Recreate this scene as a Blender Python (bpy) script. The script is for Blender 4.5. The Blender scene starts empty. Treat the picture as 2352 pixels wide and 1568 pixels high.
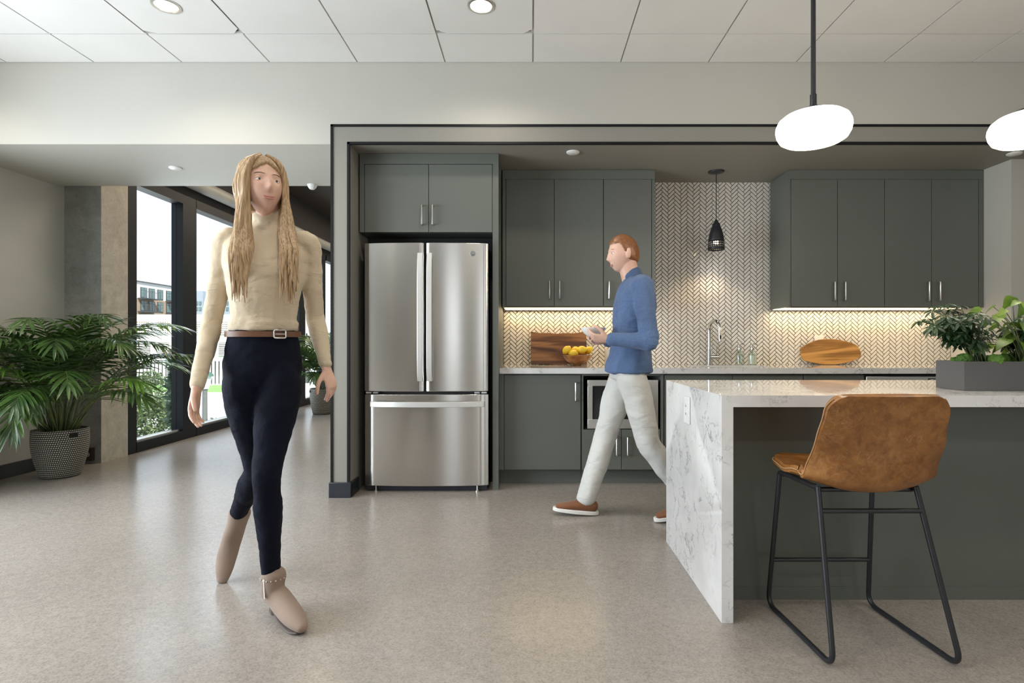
import bpy, bmesh, math, random
from mathutils import Vector, Matrix, noise
PI=math.pi
scene=bpy.context.scene
COL=scene.collection
F=1280.0; CX=1220.0; CY=786.0; H=1.08          # focal length and horizon of the photograph, eye height in metres
def PX(x,Y): return (x-CX)*Y/F
def PZ(y,Y): return H-(y-CY)*Y/F
def P(x,y,Y): return Vector((PX(x,Y),Y,PZ(y,Y)))
# ------------------------------------------------------------------ materials
MATS={}
def newmat(name):
    m=bpy.data.materials.new(name); m.use_nodes=True
    nt=m.node_tree; b=nt.nodes['Principled BSDF']
    MATS[name]=m
    return m,nt,b
def N(nt,t,**kw):
    n=nt.nodes.new(t)
    for k,v in kw.items(): setattr(n,k,v)
    return n
def L(nt,a,b): nt.links.new(a,b)
def math_(nt,op,a,b=None,c=None,clamp=False):
    n=N(nt,'ShaderNodeMath',operation=op); n.use_clamp=clamp
    for i,v in enumerate((a,b,c)):
        if v is None: continue
        if isinstance(v,(int,float)): n.inputs[i].default_value=v
        else: L(nt,v,n.inputs[i])
    return n.outputs[0]
def ramp(nt,fac,stops):
    r=N(nt,'ShaderNodeValToRGB'); L(nt,fac,r.inputs[0])
    el=r.color_ramp.elements
    while len(el)<len(stops): el.new(0.5)
    for e,(p,c) in zip(el,stops):
        e.position=p; e.color=(*c,1) if len(c)==3 else c
    return r.outputs[0]
def mixc(nt,fac,a,b,mode='MIX'):
    n=N(nt,'ShaderNodeMix',data_type='RGBA',blend_type=mode)
    for i,v in ((0,fac),(6,a),(7,b)):
        if isinstance(v,(int,float)): n.inputs[i].default_value=v
        elif isinstance(v,tuple): n.inputs[i].default_value=(*v,1)
        else: L(nt,v,n.inputs[i])
    return n.outputs[2]
def coords(nt,scale=(1,1,1),kind='Object',rot=(0,0,0)):
    tc=N(nt,'ShaderNodeTexCoord'); mp=N(nt,'ShaderNodeMapping')
    mp.inputs['Scale'].default_value=scale; mp.inputs['Rotation'].default_value=rot
    L(nt,tc.outputs[kind],mp.inputs[0]); return mp.outputs[0]
def noise_(nt,vec,scale,detail=3,rough=.5,dist=0):
    n=N(nt,'ShaderNodeTexNoise'); n.inputs['Scale'].default_value=scale; n.inputs['Detail'].default_value=detail
    n.inputs['Roughness'].default_value=rough; n.inputs['Distortion'].default_value=dist
    L(nt,vec,n.inputs['Vector']); return n.outputs['Fac']
def bump(nt,b,h,strength=.2,dist=.002):
    n=N(nt,'ShaderNodeBump'); n.inputs['Strength'].default_value=strength; n.inputs['Distance'].default_value=dist
    L(nt,h,n.inputs['Height']); L(nt,n.outputs[0],b.inputs['Normal'])
def simple(name,col,rough=.5,metal=0,spec=.5,var=.06,vs=6,bs=0,bscale=60,**kw):
    m,nt,b=newmat(name)
    v=coords(nt); n=noise_(nt,v,vs,3)
    c=ramp(nt,n,[(.3,tuple(x*(1-var) for x in col)),(.7,tuple(min(1,x*(1+var)) for x in col))])
    L(nt,c,b.inputs['Base Color'])
    b.inputs['Roughness'].default_value=rough; b.inputs['Metallic'].default_value=metal
    b.inputs['Specular IOR Level'].default_value=spec
    if bs: bump(nt,b,noise_(nt,v,bscale,2),bs)
    for k,x in kw.items(): b.inputs[k].default_value=x
    return m
def emit(name,col,strength):
    m,nt,b=newmat(name)
    b.inputs['Base Color'].default_value=(.9,.9,.9,1)
    b.inputs['Emission Color'].default_value=(*col,1); b.inputs['Emission Strength'].default_value=strength
    return m
M_paint=simple('paint_light',(.475,.463,.415),.6,var=.02,vs=1.5,bs=.08,bscale=250)
M_paintd=simple('paint_taupe',(.245,.236,.205),.55,var=.02,vs=1.5,bs=.08,bscale=250)
M_tile=simple('ceiling_tile',(.70,.69,.66),.8,var=.02,vs=3,bs=.25,bscale=400)
M_grid=simple('ceiling_grid',(.42,.41,.38),.5,var=.01)
M_black=simple('black_trim',(.007,.007,.008),.45,var=.1,spec=.25)
M_base=simple('rubber_base',(.02,.023,.03),.35,var=.15)
M_cab=simple('cabinet_paint',(.118,.128,.110),.42,var=.04,vs=2,bs=.03,bscale=300)
M_cabdark=simple('cabinet_gap',(.012,.014,.015),.6,var=.1)
M_islandp=simple('island_paint',(.112,.122,.102),.42,var=.03,vs=2,bs=.04,bscale=300)
M_metal=simple('satin_nickel',(.72,.70,.66),.28,metal=1,var=.02)
M_chrome=simple('brushed_chrome',(.62,.61,.59),.16,metal=1,var=.02)
M_blackm=simple('black_powder_metal',(.016,.017,.02),.38,var=.1)
M_frame=simple('window_frame_black',(.007,.009,.013),.45,var=.1,spec=.25)
M_white=simple('white_plastic',(.78,.78,.75),.35,var=.01)
M_grout=simple('dark_grout',(.022,.019,.017),.85,var=.2,vs=40)
M_soil=simple('potting_soil',(.015,.011,.008),.95,var=.5,vs=60,bs=.8,bscale=80)
M_bulb=emit('bulb_glow',(1,.78,.5),30)
M_underglow=emit('led_strip',(1,.76,.44),1.5)
M_down=emit('downlight_glow',(1,.93,.82),7)
M_opal=emit('opal_glass_lit',(1,.95,.86),3.2)
M_planter=simple('planter_grey',(.10,.10,.10),.30,var=.06,vs=3)
M_signage=emit('white_lettering',(1,1,1),0.0)
M_lemon=simple('lemon_skin',(.80,.56,.035),.4,var=.1,vs=20,bs=.3,bscale=120)
M_glazeW=simple('white_ceramic',(.80,.80,.78),.15,var=.01)
def m_floor():
    m,nt,b=newmat('polished_concrete')
    v0=coords(nt); vv_=N(nt,'ShaderNodeVectorMath',operation='ADD'); vv_.inputs[1].default_value=(3.1,7.3,.377); L(nt,v0,vv_.inputs[0]); v=vv_.outputs[0]
    a=noise_(nt,v,.9,4,.5); f=noise_(nt,v,150,2,.6); g=noise_(nt,v,38,3,.6)
    c=ramp(nt,a,[(.25,(.315,.283,.252)),(.75,(.385,.350,.316))])
    sp=ramp(nt,f,[(.34,(.70,.68,.66)),(.5,(.97,.97,.97)),(.62,(1.03,1.03,1.03)),(.72,(1.22,1.2,1.18))])
    c=mixc(nt,.75,c,sp,'MULTIPLY')
    sp2=ramp(nt,g,[(.3,(.86,.86,.86)),(.7,(1.08,1.07,1.05))])
    c=mixc(nt,.8,c,sp2,'MULTIPLY')
    L(nt,c,b.inputs['Base Color'])
    b.inputs['Roughness'].default_value=.24
    b.inputs['Specular IOR Level'].default_value=.5
    return m
M_floor=m_floor()
def m_concrete(name,c0,c1):
    m,nt,b=newmat(name)
    v=coords(nt); a=noise_(nt,v,5,6,.65,.8); s=noise_(nt,v,30,4,.7,1.5)
    c=ramp(nt,a,[(.3,c0),(.7,c1)])
    c=mixc(nt,.7,c,ramp(nt,s,[(.3,(.78,.78,.78)),(.6,(1.08,1.08,1.08))]),'MULTIPLY')
    vo=N(nt,'ShaderNodeTexVoronoi'); vo.inputs['Scale'].default_value=14; L(nt,v,vo.inputs['Vector'])
    k=math_(nt,'LESS_THAN',vo.outputs['Distance'],.05)
    c=mixc(nt,math_(nt,'MULTIPLY',k,.7),c,(.04,.035,.03))
    L(nt,c,b.inputs['Base Color']); b.inputs['Roughness'].default_value=.8
    bump(nt,b,s,.3,.004); return m
M_conc=m_concrete('raw_concrete',(.36,.33,.28),(.54,.50,.42))
M_concg=m_concrete('grey_plaster',(.22,.222,.208),(.33,.332,.312))
def m_quartz():
    m,nt,b=newmat('veined_quartz')
    v=coords(nt)
    d=N(nt,'ShaderNodeTexNoise'); d.inputs['Scale'].default_value=9; d.inputs['Detail'].default_value=5; d.inputs['Roughness'].default_value=.65
    L(nt,v,d.inputs['Vector'])
    mx=N(nt,'ShaderNodeMix',data_type='VECTOR'); mx.inputs[0].default_value=.11
    L(nt,v,mx.inputs[4]); L(nt,d.outputs['Color'],mx.inputs[5])
    w=mx.outputs[1]
    a=noise_(nt,w,8.5,6,.62,.4); k=math_(nt,'ABSOLUTE',math_(nt,'SUBTRACT',a,.5))
    vein=ramp(nt,k,[(0,(1,1,1)),(.006,(.7,.7,.7)),(.018,(0,0,0))])
    msk=ramp(nt,noise_(nt,v,4.5,3,.6),[(.47,(0,0,0)),(.60,(1,1,1))])
    vv=math_(nt,'MULTIPLY',vein,msk)
    soft=ramp(nt,noise_(nt,w,3.2,5,.6),[(.35,(.64,.63,.615)),(.7,(.80,.795,.785))])
    c=mixc(nt,math_(nt,'MULTIPLY',vv,.72),soft,(.15,.145,.14))
    L(nt,c,b.inputs['Base Color']); b.inputs['Roughness'].default_value=.035
    b.inputs['Specular IOR Level'].default_value=.7
    return m
M_quartz=m_quartz()
def m_steel(name,base,rough,rot,an=.85):
    m,nt,b=newmat(name)
    v=coords(nt,(1.0,1.0,160.0) if rot==0 else (160,1,1))
    s=noise_(nt,v,6,3,.6)
    L(nt,ramp(nt,s,[(.3,tuple(x*.94 for x in base)),(.7,base)]),b.inputs['Base Color'])
    b.inputs['Metallic'].default_value=1; b.inputs['Roughness'].default_value=rough
    b.inputs['Anisotropic'].default_value=an; b.inputs['Anisotropic Rotation'].default_value=.25
    t=N(nt,'ShaderNodeTangent',direction_type='RADIAL',axis='Z'); L(nt,t.outputs[0],b.inputs['Tangent'])
    return m
M_steel=m_steel('brushed_steel',(.66,.645,.61),.23,0)
M_steel2=m_steel('brushed_steel_handle',(.80,.79,.76),.42,1,.0)
def m_glass(name,ior=1.45,tint=(1,1,1)):
    m=bpy.data.materials.new(name); m.use_nodes=True; nt=m.node_tree; nt.nodes.clear()
    o=N(nt,'ShaderNodeOutputMaterial'); t=N(nt,'ShaderNodeBsdfTransparent'); t.inputs[0].default_value=(*tint,1)
    g=N(nt,'ShaderNodeBsdfGlossy'); g.inputs['Roughness'].default_value=.02; g.inputs[0].default_value=(1,1,1,1)
    lw=N(nt,'ShaderNodeLayerWeight'); r0=((ior-1)/(ior+1))**2
    fr=math_(nt,'MULTIPLY_ADD',math_(nt,'POWER',lw.outputs['Facing'],5.0),(1-r0)*.6,r0)
    mx=N(nt,'ShaderNodeMixShader'); L(nt,fr,mx.inputs[0]); L(nt,t.outputs[0],mx.inputs[1]); L(nt,g.outputs[0],mx.inputs[2])
    L(nt,mx.outputs[0],o.inputs[0]); return m
M_glass=m_glass('window_glass',1.35,(.93,.96,.97))
M_bottle=m_glass('bottle_glass',1.6,(.90,.93,.90))
def m_wood(name,cols,sc=(1.2,6,12),dist=4,ws=1.0,rough=.35):
    m,nt,b=newmat(name)
    v=coords(nt,sc)
    n1=noise_(nt,v,ws*.55,4,.55,.5)
    wv=math_(nt,'MULTIPLY_ADD',math_(nt,'SINE',math_(nt,'MULTIPLY',n1,34)),.5,.5)
    n2=noise_(nt,v,ws*.9,3,.6,.3)
    f=math_(nt,'ADD',math_(nt,'MULTIPLY',wv,.42),math_(nt,'MULTIPLY',n2,.58))
    c=ramp(nt,f,[(.2,cols[0]),(.48,cols[1]),(.8,cols[2])])
    fine=noise_(nt,coords(nt,(4,60,120)),3,3,.6)
    c=mixc(nt,.5,c,ramp(nt,fine,[(.3,(.75,.75,.75)),(.7,(1.1,1.1,1.1))]),'MULTIPLY')
    L(nt,c,b.inputs['Base Color']); b.inputs['Roughness'].default_value=rough; return m
M_walnut=m_wood('walnut',[(.045,.018,.008),(.13,.055,.02),(.30,.15,.06)],ws=.9)
M_olive=m_wood('olive_wood',[(.17,.075,.015),(.40,.20,.05),(.56,.31,.09)],sc=(1.0,6,14),ws=.8,dist=3)
M_bowl=m_wood('acacia_bowl',[(.09,.028,.008),(.25,.09,.022),(.42,.19,.05)],sc=(4,4,9),ws=1.4)
def m_leather():
    m,nt,b=newmat('tan_leather')
    v=coords(nt)
    big=noise_(nt,v,6,5,.65,.6)
    c=ramp(nt,big,[(.3,(.17,.062,.013)),(.5,(.26,.105,.024)),(.72,(.37,.17,.05))])
    mid=noise_(nt,v,26,5,.7,1.0); c=mixc(nt,.85,c,ramp(nt,mid,[(.32,(.66,.62,.58)),(.5,(1,1,1)),(.68,(1.30,1.34,1.42))]),'MULTIPLY')
    for sc_,w_,k_ in ((13,.012,.40),(24,.016,.30)):
        n=noise_(nt,v,sc_,5,.6,1.2); k=math_(nt,'ABSOLUTE',math_(nt,'SUBTRACT',n,.5))
        cr=ramp(nt,k,[(0,(1,1,1)),(w_,(0,0,0))]); msk=ramp(nt,noise_(nt,v,6+sc_*.2,3),[(.42,(0,0,0)),(.62,(1,1,1))])
        c=mixc(nt,math_(nt,'MULTIPLY',math_(nt,'MULTIPLY',cr,msk),k_),c,(.50,.30,.15))
    L(nt,c,b.inputs['Base Color']); b.inputs['Roughness'].default_value=.36
    b.inputs['Specular IOR Level'].default_value=.55
    bump(nt,b,noise_(nt,v,130,4,.6),.12,.002); return m
M_leather=m_leather()
def m_leaf(name,c0,c1,rough=.33,tr=.0):
    m,nt,b=newmat(name)
    v=coords(nt); n=noise_(nt,v,7,3,.6)
    c=ramp(nt,n,[(.3,c0),(.7,c1)]); L(nt,c,b.inputs['Base Color'])
    b.inputs['Roughness'].default_value=rough; b.inputs['Specular IOR Level'].default_value=.6
    if tr:
        nt2=nt; t=N(nt,'ShaderNodeBsdfTranslucent'); L(nt,c,t.inputs[0]); mx=N(nt,'ShaderNodeMixShader'); mx.inputs[0].default_value=tr
        o=nt.nodes['Material Output']; L(nt,b.outputs[0],mx.inputs[1]); L(nt,t.outputs[0],mx.inputs[2]); L(nt,mx.outputs[0],o.inputs[0])
    return m
M_palm=m_leaf('palm_leaf',(.018,.05,.012),(.075,.14,.028),.30,.2)
M_palml=m_leaf('palm_leaf_fresh',(.06,.15,.02),(.16,.30,.04),.34,.25)
M_stem=m_leaf('palm_stem',(.04,.07,.02),(.13,.16,.05),.5)
M_scheff=m_leaf('schefflera_leaf',(.007,.026,.008),(.022,.065,.016),.42,.12)
M_syng=m_leaf('arrowhead_leaf',(.045,.13,.015),(.25,.36,.04),.42,.25)
M_moss=m_leaf('moss',(.03,.09,.01),(.13,.26,.03),.9)
M_tree=m_leaf('tree_leaf',(.05,.09,.03),(.16,.22,.09),.5,.3)
M_ivy=m_leaf('ivy_leaf',(.03,.07,.04),(.10,.17,.10),.5,.3)
def m_weave():
    m,nt,b=newmat('woven_black_cream')
    tc=N(nt,'ShaderNodeTexCoord'); sp=N(nt,'ShaderNodeSeparateXYZ'); L(nt,tc.outputs['UV'],sp.inputs[0])
    row=math_(nt,'MULTIPLY',sp.outputs[1],30); rf=math_(nt,'FLOOR',row); rr=math_(nt,'FRACT',row)
    col=math_(nt,'ADD',math_(nt,'MULTIPLY',sp.outputs[0],78),math_(nt,'MULTIPLY',rf,-.36)); col=math_(nt,'ADD',col,math_(nt,'MULTIPLY',rr,-.25)); cf=math_(nt,'FRACT',col)
    a=math_(nt,'LESS_THAN',math_(nt,'ABSOLUTE',math_(nt,'SUBTRACT',cf,.5)),.31)
    c2=math_(nt,'LESS_THAN',math_(nt,'ABSOLUTE',math_(nt,'SUBTRACT',rr,.5)),.27)
    k=math_(nt,'MULTIPLY',a,c2)
    L(nt,mixc(nt,k,(.010,.010,.010),(.50,.47,.38)),b.inputs['Base Color']); b.inputs['Roughness'].default_value=.6
    bump(nt,b,k,.5,.004); return m
M_weave=m_weave()
def m_cloth(name,col,var=.1,bs=.3,sc=400,rough=.85,heather=0):
    m,nt,b=newmat(name); v=coords(nt)
    n=noise_(nt,v,5,3); c=ramp(nt,n,[(.3,tuple(x*(1-var) for x in col)),(.7,tuple(x*(1+var) for x in col))])
    if heather:
        h=noise_(nt,coords(nt,(1,1,5)),180,2); c=mixc(nt,heather,c,ramp(nt,h,[(.35,(.55,.55,.55)),(.65,(1.5,1.5,1.5))]),'MULTIPLY')
    L(nt,c,b.inputs['Base Color']); b.inputs['Roughness'].default_value=rough
    b.inputs['Sheen Weight'].default_value=.15 if col[0]>.05 else 0
    b.inputs['Specular IOR Level'].default_value=.15
    w=noise_(nt,v,sc,2); fold=noise_(nt,coords(nt,(1,1,2.2)),9,3,.5,.8)
    bump(nt,b,math_(nt,'ADD',math_(nt,'MULTIPLY',w,.12),fold),bs,.02); return m
M_sweater=m_cloth('cream_knit',(.60,.50,.36),.05,.5,sc=260)
M_jeans=m_cloth('navy_denim',(.0035,.005,.012),.2,.3)
M_chino=m_cloth('off_white_cotton',(.60,.60,.57),.05,.45)
M_shirt=m_cloth('blue_heather_shirt',(.085,.135,.25),.15,.45,heather=.5)
M_suede=m_cloth('taupe_suede',(.27,.20,.155),.12,.12,rough=.95)
M_shoe=m_cloth('brown_suede_shoe',(.20,.085,.04),.12,.1,rough=.8)
M_sole=simple('shoe_sole_dark',(.10,.075,.06),.6)
M_solew=simple('shoe_sole_white',(.75,.74,.70),.5)
def m_skin():
    m,nt,b=newmat('skin'); v=coords(nt); n=noise_(nt,v,14,3)
    L(nt,ramp(nt,n,[(.3,(.60,.36,.27)),(.7,(.72,.46,.35))]),b.inputs['Base Color']); b.inputs['Roughness'].default_value=.5
    b.inputs['Subsurface Weight'].default_value=.12; b.inputs['Subsurface Radius'].default_value=(.02,.008,.004); b.inputs['Subsurface Scale'].default_value=.3
    return m
M_skin=m_skin()
def m_hair(name,c0,c1):
    m,nt,b=newmat(name); v=coords(nt,(70,70,4)); n=noise_(nt,v,4,3,.5)
    L(nt,ramp(nt,n,[(.3,c0),(.7,c1)]),b.inputs['Base Color']); b.inputs['Roughness'].default_value=.38; bump(nt,b,n,.12,.002); return m
M_blond=m_hair('blond_hair',(.22,.13,.06),(.55,.38,.21))
M_red=m_hair('auburn_hair',(.13,.045,.015),(.32,.13,.045))
M_eye=simple('eye_white',(.75,.72,.68),.2); M_iris=simple('iris',(.06,.05,.04),.2); M_lip=simple('lips',(.50,.21,.17),.45)
M_brow=simple('eyebrow',(.16,.09,.045),.8)
# ------------------------------------------------------------------ mesh helpers
ORG={}
def finish(name,bm,mat,parent=None,smooth=True,bevel=0,ang=35,subsurf=0,solid=0,segs=2):
    """link one bmesh (world coordinates) as one object under its parent"""
    bm.normal_update()
    if smooth:
        for f in bm.faces: f.smooth=True
        lim=math.radians(ang)
        for e in bm.edges:
            if len(e.link_faces)==2: e.smooth = e.calc_face_angle(0)<lim
    me=bpy.data.meshes.new(name); 
    o=bpy.data.objects.new(name,me); COL.objects.link(o)
    off=Vector((0,0,0))
    if parent is not None:
        off=ORG[parent.name]; o.parent=parent
        bmesh.ops.translate(bm,verts=bm.verts,vec=-off)
    ORG[o.name]=off.copy()
    bm.to_mesh(me); bm.free()
    mats=mat if isinstance(mat,(list,tuple)) else [mat]
    for m in mats: me.materials.append(m)
    if solid: 
        s=o.modifiers.new('solid','SOLIDIFY'); s.thickness=solid; s.offset=0
    if bevel:
        b=o.modifiers.new('bevel','BEVEL'); b.width=bevel; b.segments=segs; b.limit_method='ANGLE'; b.angle_limit=math.radians(40); b.harden_normals=False
    if subsurf:
        s=o.modifiers.new('sub','SUBSURF'); s.levels=subsurf; s.render_levels=subsurf
    return o
def tag(o,label,cat,group=None,kind=None):
    o['label']=label; o['category']=cat
    if group: o['group']=group
    if kind: o['kind']=kind
    return o
def struct(name,bm,mat,parent=None,**kw):
    o=finish(name,bm,mat,parent,**kw)
    if parent is None: o['kind']='structure'
    return o
def thing(name,label,cat,loc,group=None,kind=None):
    o=bpy.data.objects.new(name,None); COL.objects.link(o); o.location=loc; o.empty_display_size=.1
    ORG[o.name]=Vector(loc); tag(o,label,cat,group,kind); return o
def dup(root,off,label):
    r=root.copy(); COL.objects.link(r); r.location=Vector(root.location)+Vector(off); r['label']=label
    ORG[r.name]=ORG[root.name]+Vector(off)
    for ch in list(root.children):
        c=ch.copy(); COL.objects.link(c); c.parent=r
        for g in list(ch.children):
            d=g.copy(); COL.objects.link(d); d.parent=c
    return r
def B(): return bmesh.new()
def box(bm,x0,x1,y0,y1,z0,z1,mi=0):
    vs=[bm.verts.new((x,y,z)) for z in (z0,z1) for y in (y0,y1) for x in (x0,x1)]
    for idx in ((0,2,3,1),(4,5,7,6),(0,1,5,4),(2,6,7,3),(0,4,6,2),(1,3,7,5)):
        f=bm.faces.new([vs[i] for i in idx]); f.material_index=mi
    return bm
def bx(*a): return box(B(),*a)
def prism(bm,pts,z0,z1):
    n=len(pts); lo=[bm.verts.new((p[0],p[1],z0)) for p in pts]; hi=[bm.verts.new((p[0],p[1],z1)) for p in pts]
    for i in range(n):
        j=(i+1)%n; bm.faces.new([lo[i],lo[j],hi[j],hi[i]])
    bm.faces.new(list(reversed(lo))); bm.faces.new(hi)
    return bm
def frames(pts):
    n=len(pts); T=[]
    for i in range(n):
        a=pts[max(0,i-1)]; b=pts[min(n-1,i+1)]; T.append((b-a).normalized())
    u=T[0].orthogonal().normalized(); out=[]
    for i in range(n):
        u=(u-T[i]*u.dot(T[i]))
        if u.length<1e-6: u=T[i].orthogonal()
        u.normalize(); out.append((u.copy(),T[i].cross(u)))
    return out
def tube(bm,pts,r,seg=10,closed=False,cap=True,mi=0):
    pts=[Vector(p) for p in pts]; n=len(pts)
    rr=r if isinstance(r,(list,tuple)) else [r]*n
    if closed:
        fr=[]; 
        T=[(pts[(i+1)%n]-pts[i-1]).normalized() for i in range(n)]
        u=T[0].orthogonal().normalized()
        for i in range(n):
            u=(u-T[i]*u.dot(T[i])).normalized(); fr.append((u.copy(),T[i].cross(u)))
    else: fr=frames(pts)
    rings=[]
    for p,(u,v),q in zip(pts,fr,rr):
        rings.append([bm.verts.new(p+(u*math.cos(2*PI*k/seg)+v*math.sin(2*PI*k/seg))*q) for k in range(seg)])
    m=n if closed else n-1
    for i in range(m):
        a=rings[i]; b=rings[(i+1)%n]
        for k in range(seg):
            f=bm.faces.new([a[k],a[(k+1)%seg],b[(k+1)%seg],b[k]]); f.material_index=mi
    if cap and not closed:
        bm.faces.new(list(reversed(rings[0]))).material_index=mi; bm.faces.new(rings[-1]).material_index=mi
    return bm
def lathe(bm,prof,c=(0,0,0),seg=32,uv=False,mat=None,capb=True,capt=True):
    """profile [(r,z)...] spun round the vertical axis through c"""
    c=Vector(c); rings=[]
    for r,z in prof:
        rings.append([bm.verts.new(c+Vector((r*math.cos(2*PI*k/seg),r*math.sin(2*PI*k/seg),z))) for k in range(seg)])
    ul=bm.loops.layers.uv.verify() if uv else None
    ln=[0]
    for i in range(1,len(prof)): ln.append(ln[-1]+math.hypot(prof[i][0]-prof[i-1][0],prof[i][1]-prof[i-1][1]))
    for i in range(len(prof)-1):
        for k in range(seg):
            f=bm.faces.new([rings[i][k],rings[i][(k+1)%seg],rings[i+1][(k+1)%seg],rings[i+1][k]])
            if uv:
                for lp,(uu,vv) in zip(f.loops,((k,i),(k+1,i),(k+1,i+1),(k,i+1))):
                    lp[ul].uv=(uu/seg,ln[vv]/ln[-1])
    if capb and prof[0][0]>1e-5: bm.faces.new(list(reversed(rings[0])))
    if capt and prof[-1][0]>1e-5: bm.faces.new(rings[-1])
    bmesh.ops.remove_doubles(bm,verts=bm.verts,dist=1e-6)
    if mat is not None: bmesh.ops.transform(bm,matrix=mat,verts=bm.verts)
    return bm
def fillet(pts,r,n=6,closed=False):
    pts=[Vector(p) for p in pts]; out=[]; m=len(pts)
    for i,p in enumerate(pts):
        if not closed and i in (0,m-1): out.append(p); continue
        a=(pts[i-1]-p); b=(pts[(i+1)%m]-p); d=min(r,a.length*.45,b.length*.45)
        A=p+a.normalized()*d; C=p+b.normalized()*d
        for k in range(n+1):
            t=k/n; out.append(A*(1-t)**2+p*2*t*(1-t)+C*t*t)
    return out
def crom(pts,n=6):
    """Catmull-Rom through tuples of numbers"""
    pts=[tuple(p) for p in pts]; out=[]
    for i in range(len(pts)-1):
        p0=pts[max(0,i-1)]; p1=pts[i]; p2=pts[i+1]; p3=pts[min(len(pts)-1,i+2)]
        for k in range(n):
            t=k/n
            out.append(tuple(.5*((2*b)+(-a+c)*t+(2*a-5*b+4*c-d)*t*t+(-a+3*b-3*c+d)*t**3) for a,b,c,d in zip(p0,p1,p2,p3)))
    out.append(pts[-1]); return out
def text_obj(name,s,loc,rot,size,mat,parent,ext=.0005,shear=0):
    cu=bpy.data.curves.new(name,'FONT'); cu.body=s; cu.size=size; cu.extrude=ext; cu.align_x='CENTER'; cu.align_y='CENTER'
    o=bpy.data.objects.new(name,cu); COL.objects.link(o); o.parent=parent
    if shear: cu.shear=shear
    bpy.context.view_layer.update()
    me=bpy.data.meshes.new_from_object(o.evaluated_get(bpy.context.evaluated_depsgraph_get()))
    bpy.data.objects.remove(o); bpy.data.curves.remove(cu)
    o=bpy.data.objects.new(name,me); COL.objects.link(o); o.parent=parent; me.materials.clear(); me.materials.append(mat)
    o.location=Vector(loc)-ORG[parent.name]; o.rotation_euler=rot; return o
E_LEFT=235; E_REAR=6; E_PASS=140; E_SOFFIT=260; E_HALL=24; E_DOWN=27; E_SINK=5; E_PEND=9; E_SUN=8; E_SKY=1.35; E_LED=1.7; EXPO=0.36
# ------------------------------------------------------------------ the room
YF=3.883; YB=4.815; YE=4.92; SOF=2.46; CEIL=3.03
XL=-4.18; XJ0=-1.395; XJ1=-1.265; XW=-3.87; XR=6.2; YN=-4.0; YEND=12.0; XAR=3.62
struct('floor',bx(XL-.3,XR+.2,YN-.2,YEND,-.12,0),M_floor,smooth=False)
# dropped tile ceiling: grid plane with lay-in tiles just under it
cb=B(); box(cb,XL,XR,YN,YF,CEIL+.12,CEIL+.25,1)
xs=[.012+.611*k for k in range(-8,12)]; ys=[3.525-.611*k for k in range(0,13)]
edges_x=[XL]+[x for x in xs if XL+.05<x<XR-.05]+[XR]; edges_y=[YF]+[y for y in ys if y>YN+.05]+[YN]
for x in edges_x: box(cb,max(XL,x-.014),min(XR,x+.014),YN,YF,CEIL+.008,CEIL+.02,1)
for y in edges_y: box(cb,XL,XR,max(YN,y-.014),min(YF,y+.014),CEIL+.0085,CEIL+.0195,1)
DOWN=[(-2.115,3.23),(-.29,3.23),(-3.94,3.23),(-3.94,1.4),(-2.115,1.4),(-.29,1.4),(1.54,1.4),(3.37,1.4),(-2.115,-.44),(-.29,-.44),(1.54,-.44),(3.37,-.44)]  # only the first two are in view; the rest are added for their light
for i in range(len(edges_x)-1):
    for j in range(len(edges_y)-1):
        x0,x1,y1,y0=edges_x[i]+.005,edges_x[i+1]-.005,edges_y[j]-.005,edges_y[j+1]+.005
        hole=[d for d in DOWN if x0<d[0]<x1 and y0<d[1]<y1]
        if not hole: box(cb,x0,x1,y0,y1,CEIL,CEIL+.01)
        else:
            cx_,cy_=hole[0]; n=32; r=.068
            cor=[]; inn=[]
            for k in range(n):
                a=2*PI*(k+.5)/n; c_,s_=math.cos(a),math.sin(a)
                inn.append(cb.verts.new((cx_+r*c_,cy_+r*s_,CEIL)))
                tx=((x1 if c_>0 else x0)-cx_)/c_ if abs(c_)>1e-6 else 1e9; ty=((y1 if s_>0 else y0)-cy_)/s_ if abs(s_)>1e-6 else 1e9
                t=min(tx,ty); cor.append(cb.verts.new((cx_+t*c_,cy_+t*s_,CEIL)))
            for k in range(n): cb.faces.new([inn[k],inn[(k+1)%n],cor[(k+1)%n],cor[k]])
o=struct('ceiling',cb,[M_tile,M_grid],smooth=False)
# walls
wl=B(); LW=(-.6,3.3,.45,2.2)     # unseen side window, placed and sized for the light it gives from the left
box(wl,XL-.25,XL,YN,LW[0],0,3.2); box(wl,XL-.25,XL,LW[1],YE,0,3.2); box(wl,XL-.25,XL,LW[0],LW[1],0,LW[2]); box(wl,XL-.25,XL,LW[0],LW[1],LW[3],3.2)
struct('wall_left',wl,M_paint,smooth=False)
wr=B(); box(wr,XR,XR+.2,YN,YF+.4,0,3.2); struct('wall_right',wr,M_paint,smooth=False)
RW=[(-1.35,-.5),(.55,1.2),(2.2,3.6),(4.2,5.6)]
wf=B(); px=XL
for a,b_ in RW: box(wf,px,a,YN-.2,YN,0,3.2); box(wf,a,b_,YN-.2,YN,0,.5); box(wf,a,b_,YN-.2,YN,2.6,3.2); px=b_
box(wf,px,XR,YN-.2,YN,0,3.2); struct('wall_rear',wf,M_paintd,smooth=False)
bh=B(); box(bh,XL,XJ0,YF,YE,SOF,3.6); box(bh,XJ0,XR,YF,YF+.12,2.594,3.6); struct('wall_bulkhead',bh,M_paint,smooth=False)
fr=B(); box(fr,XJ0,XJ1,YF,YE+.1,0,2.594); box(fr,XJ1,XR,YF,YE+.1,SOF,2.594); struct('wall_portal',fr,M_paintd,smooth=False)
struct('wall_back',bx(XJ0,XR,YB,YE+.1,0,2.6),M_paint,smooth=False)
struct('wall_partition',bx(XJ0,XJ1,YE+.1,YEND,0,3.6),M_paint,smooth=False)
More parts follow.
